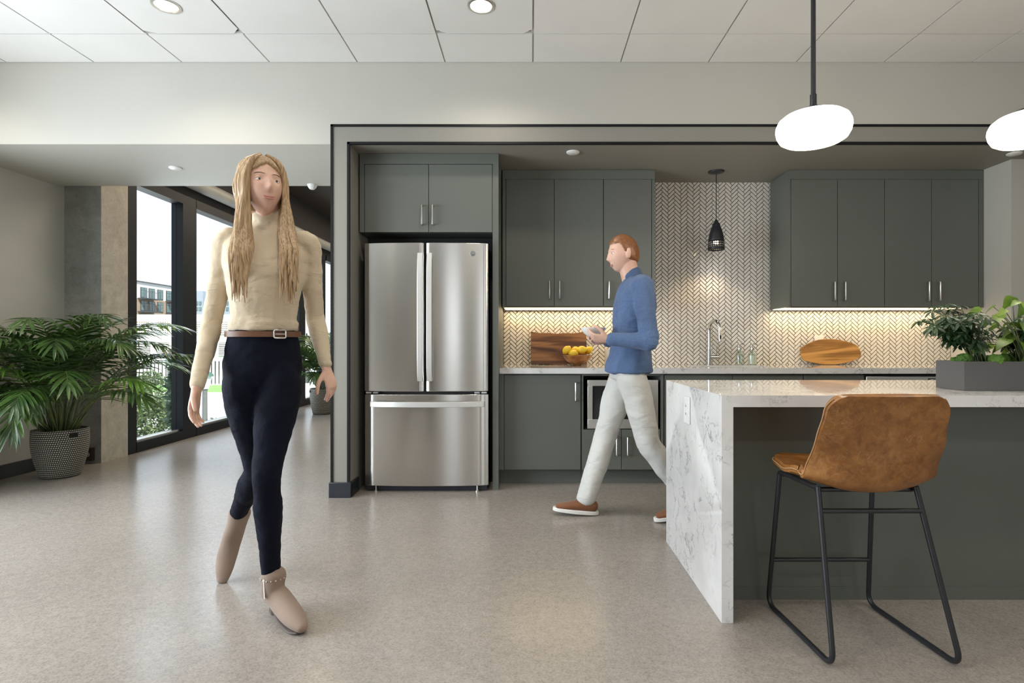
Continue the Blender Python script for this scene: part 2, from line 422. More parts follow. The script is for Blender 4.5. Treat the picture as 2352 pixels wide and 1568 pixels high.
ar=B(); box(ar,XAR,XR,4.2,YB,0,SOF); struct('wall_alcove_right',ar,M_paint,smooth=False)
# black reveal strips that frame the alcove
t1=B(); w=.016; e=.007
box(t1,XJ0-.001,XJ0+w,YF-e,YF+.002,.108,2.597); box(t1,XJ0-.001,XR,YF-e,YF+.002,2.581,2.597); struct('trim_1',t1,M_black,smooth=False)
t2=B(); box(t2,XJ1-w,XJ1+.002,YF-e,YF+.01,.108,2.475); box(t2,XJ1-w,XR,YF-e,YF+.012,SOF-.002,2.475); struct('trim_2',t2,M_black,smooth=False)
bb=B(); box(bb,XJ0-.012,XJ1+.012,YF-.014,YF+.02,0,.106); box(bb,XJ1,XJ1+.012,YF,4.06,0,.106); box(bb,XJ0-.012,XJ0,YF,YE,0,.106)
struct('baseboard_portal',bb,M_base,bevel=.004)
struct('baseboard_left',bx(XL,XL+.014,LW[0]-.3,YE+.06,0,.112),M_base,bevel=.003)
# concrete column standing where the window wall begins: grey plastered face, raw side
cc=B(); box(cc,-4.35,XW+.02,4.99,5.32,0,3.6)
o=struct('wall_column',cc,[M_conc,M_concg],smooth=False)
for f in o.data.polygons:
    if f.normal.y<-.9: f.material_index=1
struct('wall_column_return',bx(-4.5,XL,YE,5.0,0,3.6),M_paint,smooth=False)
# passage: black window wall
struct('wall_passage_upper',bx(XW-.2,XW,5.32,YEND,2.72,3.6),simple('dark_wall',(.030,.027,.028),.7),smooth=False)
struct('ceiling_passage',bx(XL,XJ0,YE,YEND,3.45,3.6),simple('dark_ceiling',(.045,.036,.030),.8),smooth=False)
struct('wall_end',bx(XW-.3,XJ0,YEND,YEND+.1,0,3.6),M_paintd,smooth=False)
mull=[5.325,6.30,7.85,9.40,10.40,11.95]
for i in range(5):
    fb=B(); a,b_=mull[i],mull[i+1]
    wa=.12 if i==0 else .15
    box(fb,XW-.12,XW+.01,a+(0 if i==0 else -.12 if i!=4 else -.05),a+.13 if i!=4 else a+.06,0,2.72)
    if i==4: box(fb,XW-.12,XW+.01,b_-.1,b_,0,2.72)
    e1=b_-.12 if i<3 else b_-.05
    box(fb,XW-.12,XW+.01,a+.12,e1,0,.10); box(fb,XW-.12,XW+.01,a+.12,e1,2.62,2.72)
    box(fb,XW-.09,XW-.03,a+.13,a+.155,.1,2.62); 
    w_=struct('window_%d'%(i+1),fb,M_frame,smooth=False)
    gb=B(); box(gb,XW-.068,XW-.06,a+.12,e1,.09,2.63); finish('glass_pane',gb,M_glass,w_,smooth=False)
    sb=B(); box(sb,XW-.058,XW-.02,a+.13,e1-.005,.1,.118); finish('sill_strip',sb,M_metal,w_,smooth=False)
o=finish('duct',tube(B(),[(XW+.10,5.33,2.86),(XW+.10,11.9,2.86)],.075,20),simple('duct_grey',(.36,.36,.34),.5)); tag(o,'pale grey round duct running above the tall black-framed windows','duct')
# frames of the unseen side and rear windows; area lamps stand in for daylight
def rect_frame(bm,axis,a0,a1,z0,z1,p0,p1,w=.06,mul=1):
    def bb_(u0,u1,v0,v1):
        if axis=='y': box(bm,p0,p1,u0,u1,v0,v1)
        else: box(bm,u0,u1,p0,p1,v0,v1)
    bb_(a0,a1,z0,z0+w); bb_(a0,a1,z1-w,z1); bb_(a0,a0+w,z0+w,z1-w); bb_(a1-w,a1,z0+w,z1-w)
    for k in range(1,mul): c=a0+(a1-a0)*k/mul; bb_(c-w/2,c+w/2,z0+w,z1-w)
fb=B(); rect_frame(fb,'y',LW[0],LW[1],LW[2],LW[3],XL-.14,XL-.06,mul=3); struct('window_6',fb,M_frame,smooth=False)
for i,(a,b_) in enumerate(RW):
    fb=B(); rect_frame(fb,'x',a,b_,.5,2.6,YN-.12,YN-.05,mul=1); struct('window_%d'%(7+i),fb,M_frame,smooth=False)
# ------------------------------------------------------------------ ceiling fittings
for i,(x,y) in enumerate(DOWN):
    vis=i<2
    lab={0:'round recessed ceiling downlight above the walking woman, on the left',1:'round recessed ceiling downlight nearer the middle of the tiled ceiling'}.get(i,'round recessed downlight in the ceiling behind the camera')
    t=thing('ceiling_downlight',lab,'ceiling light',(x,y,CEIL),'recessed ceiling downlights')
    finish('trim_ring',lathe(B(),[(.062,.0),(.064,-.006),(.078,-.004),(.079,.001)],(x,y,CEIL),40,capb=False,capt=False),M_metal,t)
    finish('reflector',lathe(B(),[(.064,-.002),(.058,.03),(.05,.06)],(x,y,CEIL),40,capb=False,capt=False),M_metal,t)
    finish('lamp',lathe(B(),[(.0,.035),(.0575,.035)],(x,y,CEIL),40,capb=False,capt=False),M_down,t)
def disc(px_,py_,lab,r=.048):
    Y=(SOF-H)*F/(CY-py_); x=PX(px_,Y)
    o=finish('sprinkler_cover',lathe(B(),[(.0,-.012),(r*.8,-.012),(r,-.006),(r,.0)],(x,Y,SOF),28),M_white); tag(o,lab,'sprinkler','flush sprinkler covers')
disc(403,385,'flush white disc under the left soffit near the passage')
disc(1316,349,'flush white disc in the alcove soffit above the wall cabinets')
disc(2330,352,'flush white disc in the soffit below the right-hand glass pendant')
o=finish('ceiling_sensor',lathe(B(),[(.0,-.045),(.02,-.04),(.035,-.022),(.042,0)],(PX(717,4.88),4.88,SOF),24),M_white); tag(o,'small white dome at the far edge of the left soffit','sensor')
# ------------------------------------------------------------------ herringbone backsplash: every tile real, set on dark grout
def herring(bm,x0,x1,z0,z1,y):
    Lt,Wt,g=.0772,.02573,.0030
    s2=math.sqrt(.5)
    ox,oz=PX(1512.4,YB),PZ(600.8,YB)
    def rot(u,v): return (u-v)*s2,(u+v)*s2
    def tile(cu,cv,lu,lv):
        hu,hv=lu/2-g/2,lv/2-g/2; b=.0016
        lo=[];hi=[]
        for su,sv in ((-1,-1),(1,-1),(1,1),(-1,1)):
            X,Z=rot(cu+su*hu,cv+sv*hv); lo.append((ox+X,y,oz+Z))
            X,Z=rot(cu+su*(hu-b),cv+sv*(hv-b)); hi.append((ox+X,y-.0035,oz+Z))
        cxx=sum(p[0] for p in lo)/4; czz=sum(p[2] for p in lo)/4
        if not(x0-.05<cxx<x1+.05 and z0-.05<czz<z1+.05): return
        lo=[bm.verts.new(p) for p in lo]; hi=[bm.verts.new(p) for p in hi]
        bm.faces.new(hi)
        for k in range(4): bm.faces.new([lo[k],lo[(k+1)%4],hi[(k+1)%4],hi[k]])
    # lattice: (W,W) and (L,-L); "/" tile long in u, "\" tile long in v
    for i in range(-140,140):
        for j in range(-60,60):
            bu=i*Wt+j*Lt; bv=i*Wt-j*Lt
            X,Z=rot(bu,bv)
            if abs(ox+X-(x0+x1)/2)>(x1-x0)/2+.2 or abs(oz+Z-(z0+z1)/2)>(z1-z0)/2+.2: continue
            tile(bu,bv,Lt,Wt)
            tile(bu+Lt/2+Wt/2,bv-(Lt-Wt)/2,Wt,Lt)
    return bm
bsp=herring(B(),-.24,XAR,.88,SOF,YB-.004)
for co,no in (((-.236,0,0),(-1,0,0)),((XAR-.003,0,0),(1,0,0)),((0,0,SOF-.001),(0,0,1)),((0,0,.889),(0,0,-1))):
    bmesh.ops.bisect_plane(bsp,geom=bsp.verts[:]+bsp.edges[:]+bsp.faces[:],plane_co=co,plane_no=no,clear_outer=True)
M_glaze=simple('tile_glaze',(.70,.665,.60),.13,var=.035,vs=11,bs=.0)
root=tag(thing('herringbone_backsplash','white herringbone tile backsplash with black grout across the kitchen wall','backsplash',((XAR-.24)/2,YB,.9)),'white herringbone tile backsplash with black grout across the kitchen wall','backsplash')
finish('grout_bed',bx(-.236,XAR-.003,YB-.005,YB,.889,SOF-.001),M_grout,root,smooth=False)
finish('tile',bsp,M_glaze,root,smooth=False)
# ------------------------------------------------------------------ cabinets
YU=4.454; YBASE=4.195; YFR=4.07
def pull(bm,x,y,z0,z1,r=.0064,off=.030):
    pts=fillet([(x,y,z0),(x,y-off,z0),(x,y-off,z1),(x,y,z1)],.004,2); return tube(bm,pts,r,8)
def hpull(o,x,y,z0,z1,lab=None): return finish('handle',pull(B(),x,y,z0,z1),M_metal,o)
def door(root,x0,x1,z0,z1,yf,hx=None,hz=None,name='door'):
    d=finish(name,bx(x0+.002,x1-.002,yf,yf+.019,z0,z1),M_cab,root,bevel=.0015,smooth=False)
    if hx is not None: hpull(d,hx,yf,hz[0],hz[1])
    return d
def cabinet(name,lab,x0,x1,z0,z1,yf,yb,doors,stile=(0,0),rail=0,toe=None,group=None,cat='cabinet'):
    r=thing(name,lab,cat,((x0+x1)/2,(yf+yb)/2,z0),group)
    b=B(); box(b,x0,x1,yf+.022,yb,z0 if toe is None else toe,z1)
    if stile[0]: box(b,x0,x0+stile[0]-.002,yf+.001,yf+.022,z0 if toe is None else toe,z1-rail)
    if stile[1]: box(b,x1-stile[1]+.002,x1,yf+.001,yf+.022,z0 if toe is None else toe,z1-rail)
    if rail: box(b,x0,x1,yf+.001,yf+.022,z1-rail+.002,z1)
    finish('carcass',b,M_cab,r,smooth=False)
    if toe is not None: finish('toe_kick',bx(x0,x1,yf+.085,yf+.1,0,toe),M_cab,r,smooth=False)
    for dd in doors: door(r,*dd)
    return r
ZU0=PZ(703,YU); ZUD=PZ(412,YU); hzU=(PZ(686,YU),PZ(647,YU))
xu=lambda p:PX(p,YU)
# over-fridge cabinet with its tall side panel and filler
xf=lambda p:PX(p,YFR)
r=thing('fridge_surround','grey-green cupboard and side panel boxing in the steel fridge','cabinet',(xf(985),4.4,0))
b=B(); box(b,xf(826),xf(1145),YFR+.001,YB-.01,PZ(377,YFR)+.002,SOF-.003); box(b,xf(826),xf(836.5),YFR+.001,YFR+.05,PZ(533,YFR),PZ(377,YFR)+.002)
box(b,xf(826),xf(1131),YFR+.022,YB-.01,PZ(533,YFR),PZ(377,YFR)+.002); finish('carcass',b,M_cab,r,smooth=False)
finish('side_panel',bx(xf(1131.5),xf(1145),YFR+.001,YB-.006,0,PZ(377,YFR)+.002),M_cab,r,smooth=False)
hz=(PZ(516,YFR),PZ(473,YFR))
door(r,xf(837),xf(984.5),PZ(533,YFR),PZ(377.5,YFR),YFR,xf(970.5),hz); door(r,xf(984.5),xf(1131),PZ(533,YFR),PZ(377.5,YFR),YFR,xf(995),hz)
finish('recess_back',bx(xf(822),xf(1131),YFR+.25,YFR+.26,.0,PZ(533,YFR)),M_cabdark,r,smooth=False)  # near-black sheet; the shade of the recess is put into its colour
# wall cabinets
cabinet('wall_cabinet','two-door grey-green wall cabinet next to the tall fridge panel',xu(1154),xu(1386),PZ(705,YU),SOF-.003,YU,YB-.012,
  [(xu(1162),xu(1273),ZU0,ZUD,YU,xu(1262),hzU),(xu(1273),xu(1386),ZU0,ZUD,YU,xu(1285),hzU)],stile=(xu(1162)-xu(1154),0),rail=SOF-.003-ZUD,group='wall cabinets')
cabinet('wall_cabinet','narrow one-door grey-green wall cabinet behind the man, beside the tall tiled strip',xu(1386.3),xu(1504),PZ(705,YU),SOF-.003,YU,YB-.012,
  [(xu(1386.3),xu(1497),ZU0,ZUD,YU,xu(1398),hzU)],stile=(0,xu(1504)-xu(1497)),rail=SOF-.003-ZUD,group='wall cabinets')
hzR=(PZ(690,YU),PZ(648,YU))
cabinet('wall_cabinet','two-door grey-green wall cabinet just right of the small black pendant',xu(1812),xu(2032),PZ(706,YU),SOF-.003,YU,YB-.012,
  [(xu(1817),xu(1924),ZU0-.003,ZUD,YU,xu(1914),hzR),(xu(1924),xu(2032),ZU0-.003,ZUD,YU,xu(1938),hzR)],stile=(xu(1817)-xu(1812),0),rail=SOF-.003-ZUD,group='wall cabinets')
cabinet('wall_cabinet','two-door grey-green wall cabinet above the leafy planter, against the side wall',xu(2032.3),XAR-.004,PZ(706,YU),SOF-.003,YU,YB-.012,
  [(xu(2032.3),xu(2140),ZU0-.003,ZUD,YU,xu(2129),hzR),(xu(2140),xu(2248),ZU0-.003,ZUD,YU,xu(2154),hzR)],stile=(0,XAR-.004-xu(2248)),rail=SOF-.003-ZUD,group='wall cabinets')
def ledbar(x0,x1,lab):
    z=PZ(705.5,YU); y0,y1=YB-.075,YB-.05
    r=thing('under_cabinet_light',lab,'light strip',((x0+x1)/2,(y0+y1)/2,z),'under-cabinet light strips')
    b=B(); box(b,x0,x1,y0-.02,y0-.012,z-.008,z); finish('housing',b,M_metal,r,smooth=False)
    finish('diffuser',bx(x0+.005,x1-.005,YU+.05,y0-.021,z-.006,z-.0005),M_underglow,r,smooth=False)  # wide glowing sheet; the strip-lit cabinet underside is put in as emission
    l=bpy.data.lights.new('led_light','AREA'); l.shape='RECTANGLE'; l.size=(x1-x0); l.size_y=.025; l.energy=E_LED*(x1-x0); l.color=(1,.76,.46)
    q=bpy.data.objects.new('led_light',l); COL.objects.link(q); q.location=((x0+x1)/2,y0+.01,z-.014)
ledbar(PX(1160,4.72),PX(1480,4.72),'glowing warm light strip under the wall cabinets near the fridge')
ledbar(PX(1775,4.72),PX(2165,4.72),'glowing warm light strip under the wall cabinets above the oval board')
# base cabinets
ZC=.888; ZCB=.846
xb=lambda p:PX(p,YBASE); zd1=PZ(861,YBASE); zd0=.1225; TOE=.12
hz=(PZ(919,YBASE),PZ(878,YBASE))
cabinet('base_cabinet','tall-door base cabinet under the counter beside the fridge panel',PX(1146,YBASE),xb(1336),.12,ZCB,YBASE,YB-.02,
  [(xb(1158),xb(1334),zd0,zd1,YBASE,xb(1322),hz)],stile=(xb(1158)-xb(1146),0),toe=.12,group='base cabinets')
r=thing('microwave_cabinet','base cabinet with an open bay for the microwave above two small doors, behind the man','cabinet',(xb(1428),4.5,.12),'base cabinets')
b=B(); zs=PZ(985,YBASE)
box(b,xb(1336.5),xb(1340),YBASE+.001,YB-.02,.12,ZCB); box(b,xb(1518),xb(1524),YBASE+.001,YB-.02,.12,ZCB); box(b,xb(1340),xb(1518),YBASE+.022,YB-.02,.12,zs-.004)
box(b,xb(1340),xb(1518),YBASE+.001,YB-.02,PZ(863,YBASE),ZCB); box(b,xb(1340),xb(1518),YB-.04,YB-.02,zs,ZCB)
finish('carcass',b,M_cab,r,smooth=False); finish('toe_kick',bx(xb(1336.5),xb(1524),YBASE+.085,YBASE+.1,0,.12),M_cab,r,smooth=False)
hz2=(PZ(1044,YBASE),PZ(1003,YBASE))
door(r,xb(1338),xb(1427.5),zd0,zs-.005,YBASE,xb(1415.5),hz2); door(r,xb(1427.5),xb(1517),zd0,zs-.005,YBASE,xb(1440.5),hz2)
# microwave in its bay
mx0,mx1,mz0,mz1=xb(1346),xb(1514),zs+.002,PZ(868,YBASE)
r=thing('microwave','stainless microwave set in the base cabinet bay behind the man','microwave',((mx0+mx1)/2,4.4,mz0))
finish('case',bx(mx0+.03,mx1-.03,YBASE+.03,YBASE+.42,mz0,mz1-.03),M_cabdark,r,bevel=.004)
f=B(); box(f,mx0+.012,mx1-.006,YBASE+.004,YBASE+.03,mz0,mz0+.07); box(f,mx0+.012,mx1-.006,YBASE+.004,YBASE+.03,mz1-.06,mz1-.015); box(f,mx0+.012,mx0+.05,YBASE+.004,YBASE+.03,mz0+.07,mz1-.06); box(f,mx1-.13,mx1-.006,YBASE+.004,YBASE+.03,mz0+.07,mz1-.06)
finish('door_frame',f,M_steel2,r,bevel=.002)
finish('door_window',bx(mx0+.05,mx1-.13,YBASE+.012,YBASE+.02,mz0+.07,mz1-.06),simple('dark_glass',(.02,.02,.022),.08),r,smooth=False)
finish('handle',tube(B(),fillet([(mx1-.105,YBASE+.006,mz0+.05),(mx1-.105,YBASE-.03,mz0+.05),(mx1-.105,YBASE-.03,mz1-.05),(mx1-.105,YBASE+.006,mz1-.05)],.01,3),.008,10),M_metal,r)
# sink run
cabinet('base_cabinet','two-door sink base cabinet hidden behind the waterfall end of the island',xb(1524.3),xb(1845),.12,ZCB,YBASE,YB-.02,
  [(xb(1526),xb(1683),zd0,zd1,YBASE,xb(1671),hz),(xb(1683),xb(1845),zd0,zd1,YBASE,xb(1695),hz)],toe=.12,group='base cabinets')
cabinet('base_cabinet','one-door base cabinet beyond the island, between the sink base and the dishwasher',xb(1845.3),xb(1985),.12,ZCB,YBASE,YB-.02,
  [(xb(1845.5),xb(1985),zd0,zd1,YBASE,xb(1973),hz)],toe=.12,group='base cabinets')
dw0,dw1=xb(1988),xb(2176)
r=thing('dishwasher','stainless dishwasher under the back counter with a small black name sign','dishwasher',((dw0+dw1)/2,4.5,0))
finish('tub',bx(dw0+.005,dw1-.005,YBASE+.03,YB-.06,.0,ZCB-.01),M_cabdark,r,smooth=False)
finish('door',bx(dw0+.003,dw1-.003,YBASE-.005,YBASE+.03,.12,ZCB-.022),M_steel2,r,bevel=.004)
finish('handle',tube(B(),fillet([(dw0+.08,YBASE-.005,.74),(dw0+.08,YBASE-.045,.74),(dw1-.08,YBASE-.045,.74),(dw1-.08,YBASE-.005,.74)],.01,3),.009,10),M_metal,r)
s=thing('name_sign','small black name sign with white writing stuck on the dishwasher front','sign',(xb(2152),YBASE-.012,PZ(880,YBASE)))
sx0,sx1,sz0,sz1=xb(2130.5),xb(2172),PZ(886,YBASE),PZ(868.5,YBASE)
finish('plate',bx(sx0,sx1,YBASE-.010,YBASE-.0055,sz0,sz1),M_black,s,bevel=.002)
b=B(); q=.0022
for a in ((sx0+.008,sx1-.008,sz1-.006-q,sz1-.006),(sx0+.008,sx1-.008,sz0+.005,sz0+.005+q),(sx0+.008,sx0+.008+q,sz0+.005,sz1-.006),(sx1-.008-q,sx1-.008,sz0+.005,sz1-.006)): box(b,a[0],a[1],YBASE-.0112,YBASE-.0095,a[2],a[3])
M_wt=simple('sign_white',(.8,.8,.8),.5,var=.01)
finish('border',b,M_wt,s,smooth=False)
tx=text_obj('lettering','Gary',(xb(2142.5),YBASE-.0105,PZ(875.3,YBASE)),(PI/2,0,0),.034,M_wt,s,.0006,.3)
cabinet('base_cabinet','last base cabinet at the right end of the back counter, behind the island planter',xb(2178),XAR-.004,.12,ZCB,YBASE,YB-.02,
  [(xb(2180),XAR-.008,zd0,zd1,YBASE,xb(2190),hz)],toe=.12,group='base cabinets')
# counter with sink cut-out
YCF=4.160; sk=(PX(1588,4.45),PX(1760,4.45),4.29,4.66)
b=B(); x0,x1=xf(1145)+.001,XAR-.002; x0=-.2365
box(b,x0,sk[0],YCF,YB-.006,ZCB,ZC); box(b,sk[1],x1,YCF,YB-.006,ZCB,ZC); box(b,sk[0],sk[1],YCF,sk[2],ZCB,ZC); box(b,sk[0],sk[1],sk[3],YB-.006,ZCB,ZC)
bmesh.ops.remove_doubles(b,verts=b.verts,dist=1e-5)
o=finish('countertop',b,M_quartz,smooth=False); tag(o,'long veined quartz counter along the tiled back wall','countertop')
b=B(); z=ZCB-.002; a0,a1,b0,b1=sk; t=.004
box(b,a0-.01,a0,b0,b1,z-.2,z); box(b,a1,a1+.01,b0,b1,z-.2,z); box(b,a0-.01,a1+.01,b0-.01,b0,z-.2,z); box(b,a0-.01,a1+.01,b1,b1+.01,z-.2,z); box(b,a0-.01,a1+.01,b0-.01,b1+.01,z-.21,z-.2)
r=thing('sink','stainless sink sunk into the back counter in front of the tall faucet','sink',((a0+a1)/2,4.47,z-.21)); finish('basin',b,M_steel2,r,smooth=False)
finish('drain',lathe(B(),[(.0,.003),(.03,.003),(.042,.0)],((a0+a1)/2,4.47,z-.2),24),M_chrome,r)
# faucet
fx,fy=PX(1629,4.72),4.72
r=thing('faucet','tall brushed gooseneck kitchen faucet with a side lever, at the sink','faucet',(fx,fy,ZC))
finish('base_column',lathe(B(),[(.028,0),(.028,.004),(.0195,.008),(.0195,.125),(.0155,.128)],(fx,fy,ZC),24),M_chrome,r)
zt=PZ(733,4.66)
arc=[(fx,fy,ZC+.12),(fx,fy,ZC+.2),(fx,fy,zt-.10)]
dx=PX(1652,4.60)-fx; dy=-.13
for k in range(1,13):
    a=PI-PI*k/12*1.0
    c=.5+.5*math.cos(a); arc.append((fx+dx*c,fy+dy*c,zt-.10+.09*math.sin(a)))
finish('neck',tube(B(),arc,.0142,16),M_chrome,r)
ex,ey=fx+dx,fy+dy
finish('spray_head',tube(B(),[(ex,ey,zt-.09),(ex+.001,ey-.004,zt-.14),(ex+.003,ey-.008,zt-.185)],[.0135,.015,.0165],18),M_chrome,r)
finish('spray_button',bx(ex-.004,ex+.006,ey-.024,ey-.014,zt-.165,zt-.135),M_black,r,bevel=.002)
finish('lever_hub',tube(B(),[(fx+.01,fy,ZC+.068),(fx+.075,fy,ZC+.068)],.0165,18),M_chrome,r)
finish('lever',tube(B(),[(fx+.062,fy,ZC+.07),(fx+.063,fy,ZC+.16)],.0045,8),M_chrome,r)
# soap bottles
def soap(px_,lab,level,liqmat):
    Y=4.70; x=PX(px_,Y)
    r=thing('soap_dispenser',lab,'soap dispenser',(x,Y,ZC),'glass soap dispensers by the sink')
    k=.036
    out=[(k-.002,0),(k,.004),(k,.095),(k-.004,.108),(.020,.122),(.0155,.128),(.0155,.138)]
    finish('bottle',lathe(B(),out+[(.0125,.138),(.0125,.127),(.018,.118),(k-.007,.105),(k-.003,.093),(k-.003,.008)],(x,Y,ZC),28,capb=False,capt=True),M_bottle,r)
    if level: finish('liquid',lathe(B(),[(k-.0045,.009),(k-.0045,.009+level)],(x,Y,ZC),28),liqmat,r)
    finish('collar',lathe(B(),[(.017,.132),(.017,.147),(.008,.150),(.006,.152)],(x,Y,ZC),20),M_chrome,r)
    pm=B(); tube(pm,[(x,Y,ZC+.02),(x,Y,ZC+.178)],.0035,8); tube(pm,fillet([(x,Y,ZC+.172),(x-.002,Y,ZC+.180),(x+.032,Y-.01,ZC+.176),(x+.036,Y-.012,ZC+.166)],.006,3),.0038,8); lathe(pm,[(.0,.183),(.009,.183),(.010,.176),(.005,.172)],(x,Y,ZC),14)
    finish('pump',pm,M_chrome,r)
soap(1699,'clear glass soap dispenser with clear liquid, nearer the faucet',.0,None)
soap(1728,'glass soap dispenser two-thirds full of white soap',.072,simple('white_soap',(.80,.78,.70),.5,var=.01))
# outlet and boards
def outlet(lab,c,nx,w,h,name='wall_outlet',cat='outlet'):
    r=thing(name,lab,cat,c)
    cx_,cy_,cz_=c
    if nx==0:
        finish('plate',bx(cx_-w/2,cx_+w/2,cy_-.006,cy_,cz_-h/2,cz_+h/2),M_white,r,bevel=.002)
        f=B(); box(f,cx_-.017,cx_+.017,cy_-.009,cy_-.005,cz_-.034,cz_+.034); finish('socket_face',f,M_white,r,bevel=.001)
        for s in (.018,-.018):
            for d in (-.007,.005): finish('slot',bx(cx_+d,cx_+d+.0025,cy_-.0096,cy_-.0085,cz_+s-.005,cz_+s+.006),M_black,r,smooth=False)
    else:
        finish('plate',bx(cx_-.006,cx_,cy_-w/2,cy_+w/2,cz_-h/2,cz_+h/2),M_white,r,bevel=.002)
        f=B(); box(f,cx_-.009,cx_-.005,cy_-.017,cy_+.017,cz_-.034,cz_+.034); finish('socket_face',f,M_glazeW,r,bevel=.001)
        for s in (.018,-.018):
            for d in (-.007,.005): finish('slot',bx(cx_-.0096,cx_-.0085,cy_+d,cy_+d+.0025,cz_+s-.005,cz_+s+.006),M_black,r,smooth=False)
outlet('white outlet in the backsplash half hidden by the oval wooden board',(PX(1879.5,YB),YB-.009,PZ(786,YB)),0,.078,.12)
outlet('white outlet plate on the marbled waterfall side of the island',(PX(1581,2.607)*0+.7325,2.607,PZ(941,2.607)),1,.085,.125)
# live-edge walnut board
def board(name,lab,outline,y,tilt,th,mat,z0):
    """outline (x,z) leaning against the tiles"""
    b=B(); n=len(outline); ct,st=math.cos(tilt),math.sin(tilt)
    A=[b.verts.new((x,y+(z)*st,z0+z*ct)) for x,z in outline]; C=[b.verts.new((x,y-th*ct+z*st,z0+z*ct+th*st)) for x,z in outline]
    b.faces.new(A); b.faces.new(list(reversed(C)))
    for i in range(n): b.faces.new([A[i],C[i],C[(i+1)%n],A[(i+1)%n]])
    bmesh.ops.recalc_face_normals(b,faces=b.faces)
    o=finish(name,b,mat,bevel=.003,smooth=False); return o
x0,x1=PX(1219.5,4.74),PX(1348,4.74); hh=PZ(761,4.74)-.888
ol=[(x0,0)]+[(x0+(x1-x0)*k/12,.004*math.sin(k*.9)+.003) for k in range(1,12)]+[(x1,0)]
ol+=[(x1-.003,hh)]+[(x1+(x0-x1)*k/12,hh-.006-.012*math.sin(PI*k/12)+.003*math.sin(k*1.7)) for k in range(1,12)]+[(x0,hh-.002)]
o=board('serving_board','',ol,4.745,.13,.022,M_walnut,ZC+.002); tag(o,'large dark live-edge wooden board leaning on the tiles behind the lemon bowl','wooden board')
cxb=PX(1910,4.75); ol=[]
for px_,py_ in [(1841,806),(1843,801),(1862,790),(1882,783),(1905,781),(1932,783),(1955,789),(1970,795),(1975,802),(1979,813),(1978,821),(1970,827),(1950,834),(1925,839),(1903,840),(1880,839),(1855,832),(1846,828),(1842,820)]:
    ol.append((PX(px_,4.75),(PZ(py_,4.75)-PZ(840,4.75))))
oc=[p for p in crom([(a,c) for a,c in ol]+[ol[0]],3)][:-1]
o=board('serving_board','',oc,4.765,.12,.02,M_olive,ZC+.001); tag(o,'oval light wooden board with streaky grain leaning on the tiles, right of the sink','wooden board')
# bowl with lemons
bxx,byy=PX(1326,4.55),4.55
prof=[(.028,0),(.033,.002),(.031,.010),(.055,.026),(.085,.050),(.103,.075),(.113,.100),(.1175,.1015),(.1135,.1015),(.099,.076),(.080,.052),(.05,.032),(.0,.022)]
k=.104/.1175; prof=[(r_*1.06,z_*.86) for r_,z_ in prof]
o=finish('fruit_bowl',lathe(B(),prof,(bxx,byy,ZC),48),M_bowl); tag(o,'round wooden bowl of lemons on the back counter','bowl')
def lemon(px_,py_,dy,r,rz,lab):
    y=byy+dy; c=P(px_,py_,y)
    b=B(); bmesh.ops.create_uvsphere(b,u_segments=24,v_segments=16,radius=r)
    for v in b.verts:
        a=v.co.z/r; tip=.16*max(0,abs(a)-.82)/.18
        v.co.x*=(1-.0*abs(a)); v.co.z=v.co.z*(1.18+tip); v.co+=v.co.normalized()*noise.noise(v.co*40+Vector((px_,0,0)))*.0012
    bmesh.ops.transform(b,matrix=Matrix.Translation(c)@Matrix.Rotation(rz,4,'Y')@Matrix.Rotation(.4,4,'X'),verts=b.verts)
    o=finish('lemon',b,M_lemon); tag(o,lab,'lemon','lemons in the wooden bowl')
lemon(1302,804,-.005,.033,.7,'lemon at the left rim of the wooden bowl')
lemon(1336,803.5,-.015,.034,1.4,'big lemon lying on top in the middle of the wooden bowl')
lemon(1352,804,.03,.031,.9,'lemon at the right rim of the wooden bowl')
lemon(1322,804,.05,.031,1.5,'lemon behind the top one, at the back of the wooden bowl')
lemon(1317,812,-.045,.031,1.6,'lemon lying lowest in the bowl, only its top showing over the front rim')
o=finish('canister',lathe(B(),[(.04,0),(.042,.004),(.042,.13),(.038,.136),(.0,.136)],(PX(1400,4.68),4.68,ZC),32),simple('pale_stoneware',(.42,.40,.36),.4)); tag(o,'pale grey canister on the back counter behind the walking man','canister')
# ------------------------------------------------------------------ fridge
FY=4.0; fx0,fx1=PX(836,4.02),PX(1121,4.02); fzt=PZ(558,4.02); fm0,fm1=PX(973.5,4.0),PX(978.5,4.0)
r=thing('refrigerator','stainless french-door refrigerator in the grey-green surround','refrigerator',((fx0+fx1)/2,4.3,0))
finish('case',bx(fx0+.008,fx1-.008,FY+.075,YFR+.24,.012,fzt-.012),simple('fridge_case',(.018,.018,.02),.5),r,smooth=False)
fc=(fx0+fx1)/2; fw=(fx1-fx0)/2
def fy(x): u=(x-fc)/fw; return FY+.026*abs(u)**2.2
def fdoor(name,xa,xb_,z0,z1):
    pts=[]; n=24
    for i in range(n+1):
        x=xa+(xb_-xa)*i/n; y=fy(x); 
        d=min(x-xa,xb_-x); 
        if d<.010: y+=.010-math.sqrt(max(0,.010**2-(.010-d)**2))
        pts.append((x,y))
    pts+=[(xb_,FY+.07),(xa,FY+.07)]
    return finish(name,prism(B(),pts,z0,z1),M_steel,r,ang=50,bevel=.003)
d1=fdoor('door',fx0,fm0,PZ(899,FY),fzt); d2=fdoor('door',fm1,fx1,PZ(899,FY),fzt); d3=fdoor('freezer_drawer',fx0+.002,fx1+.002,.047,PZ(906,FY))
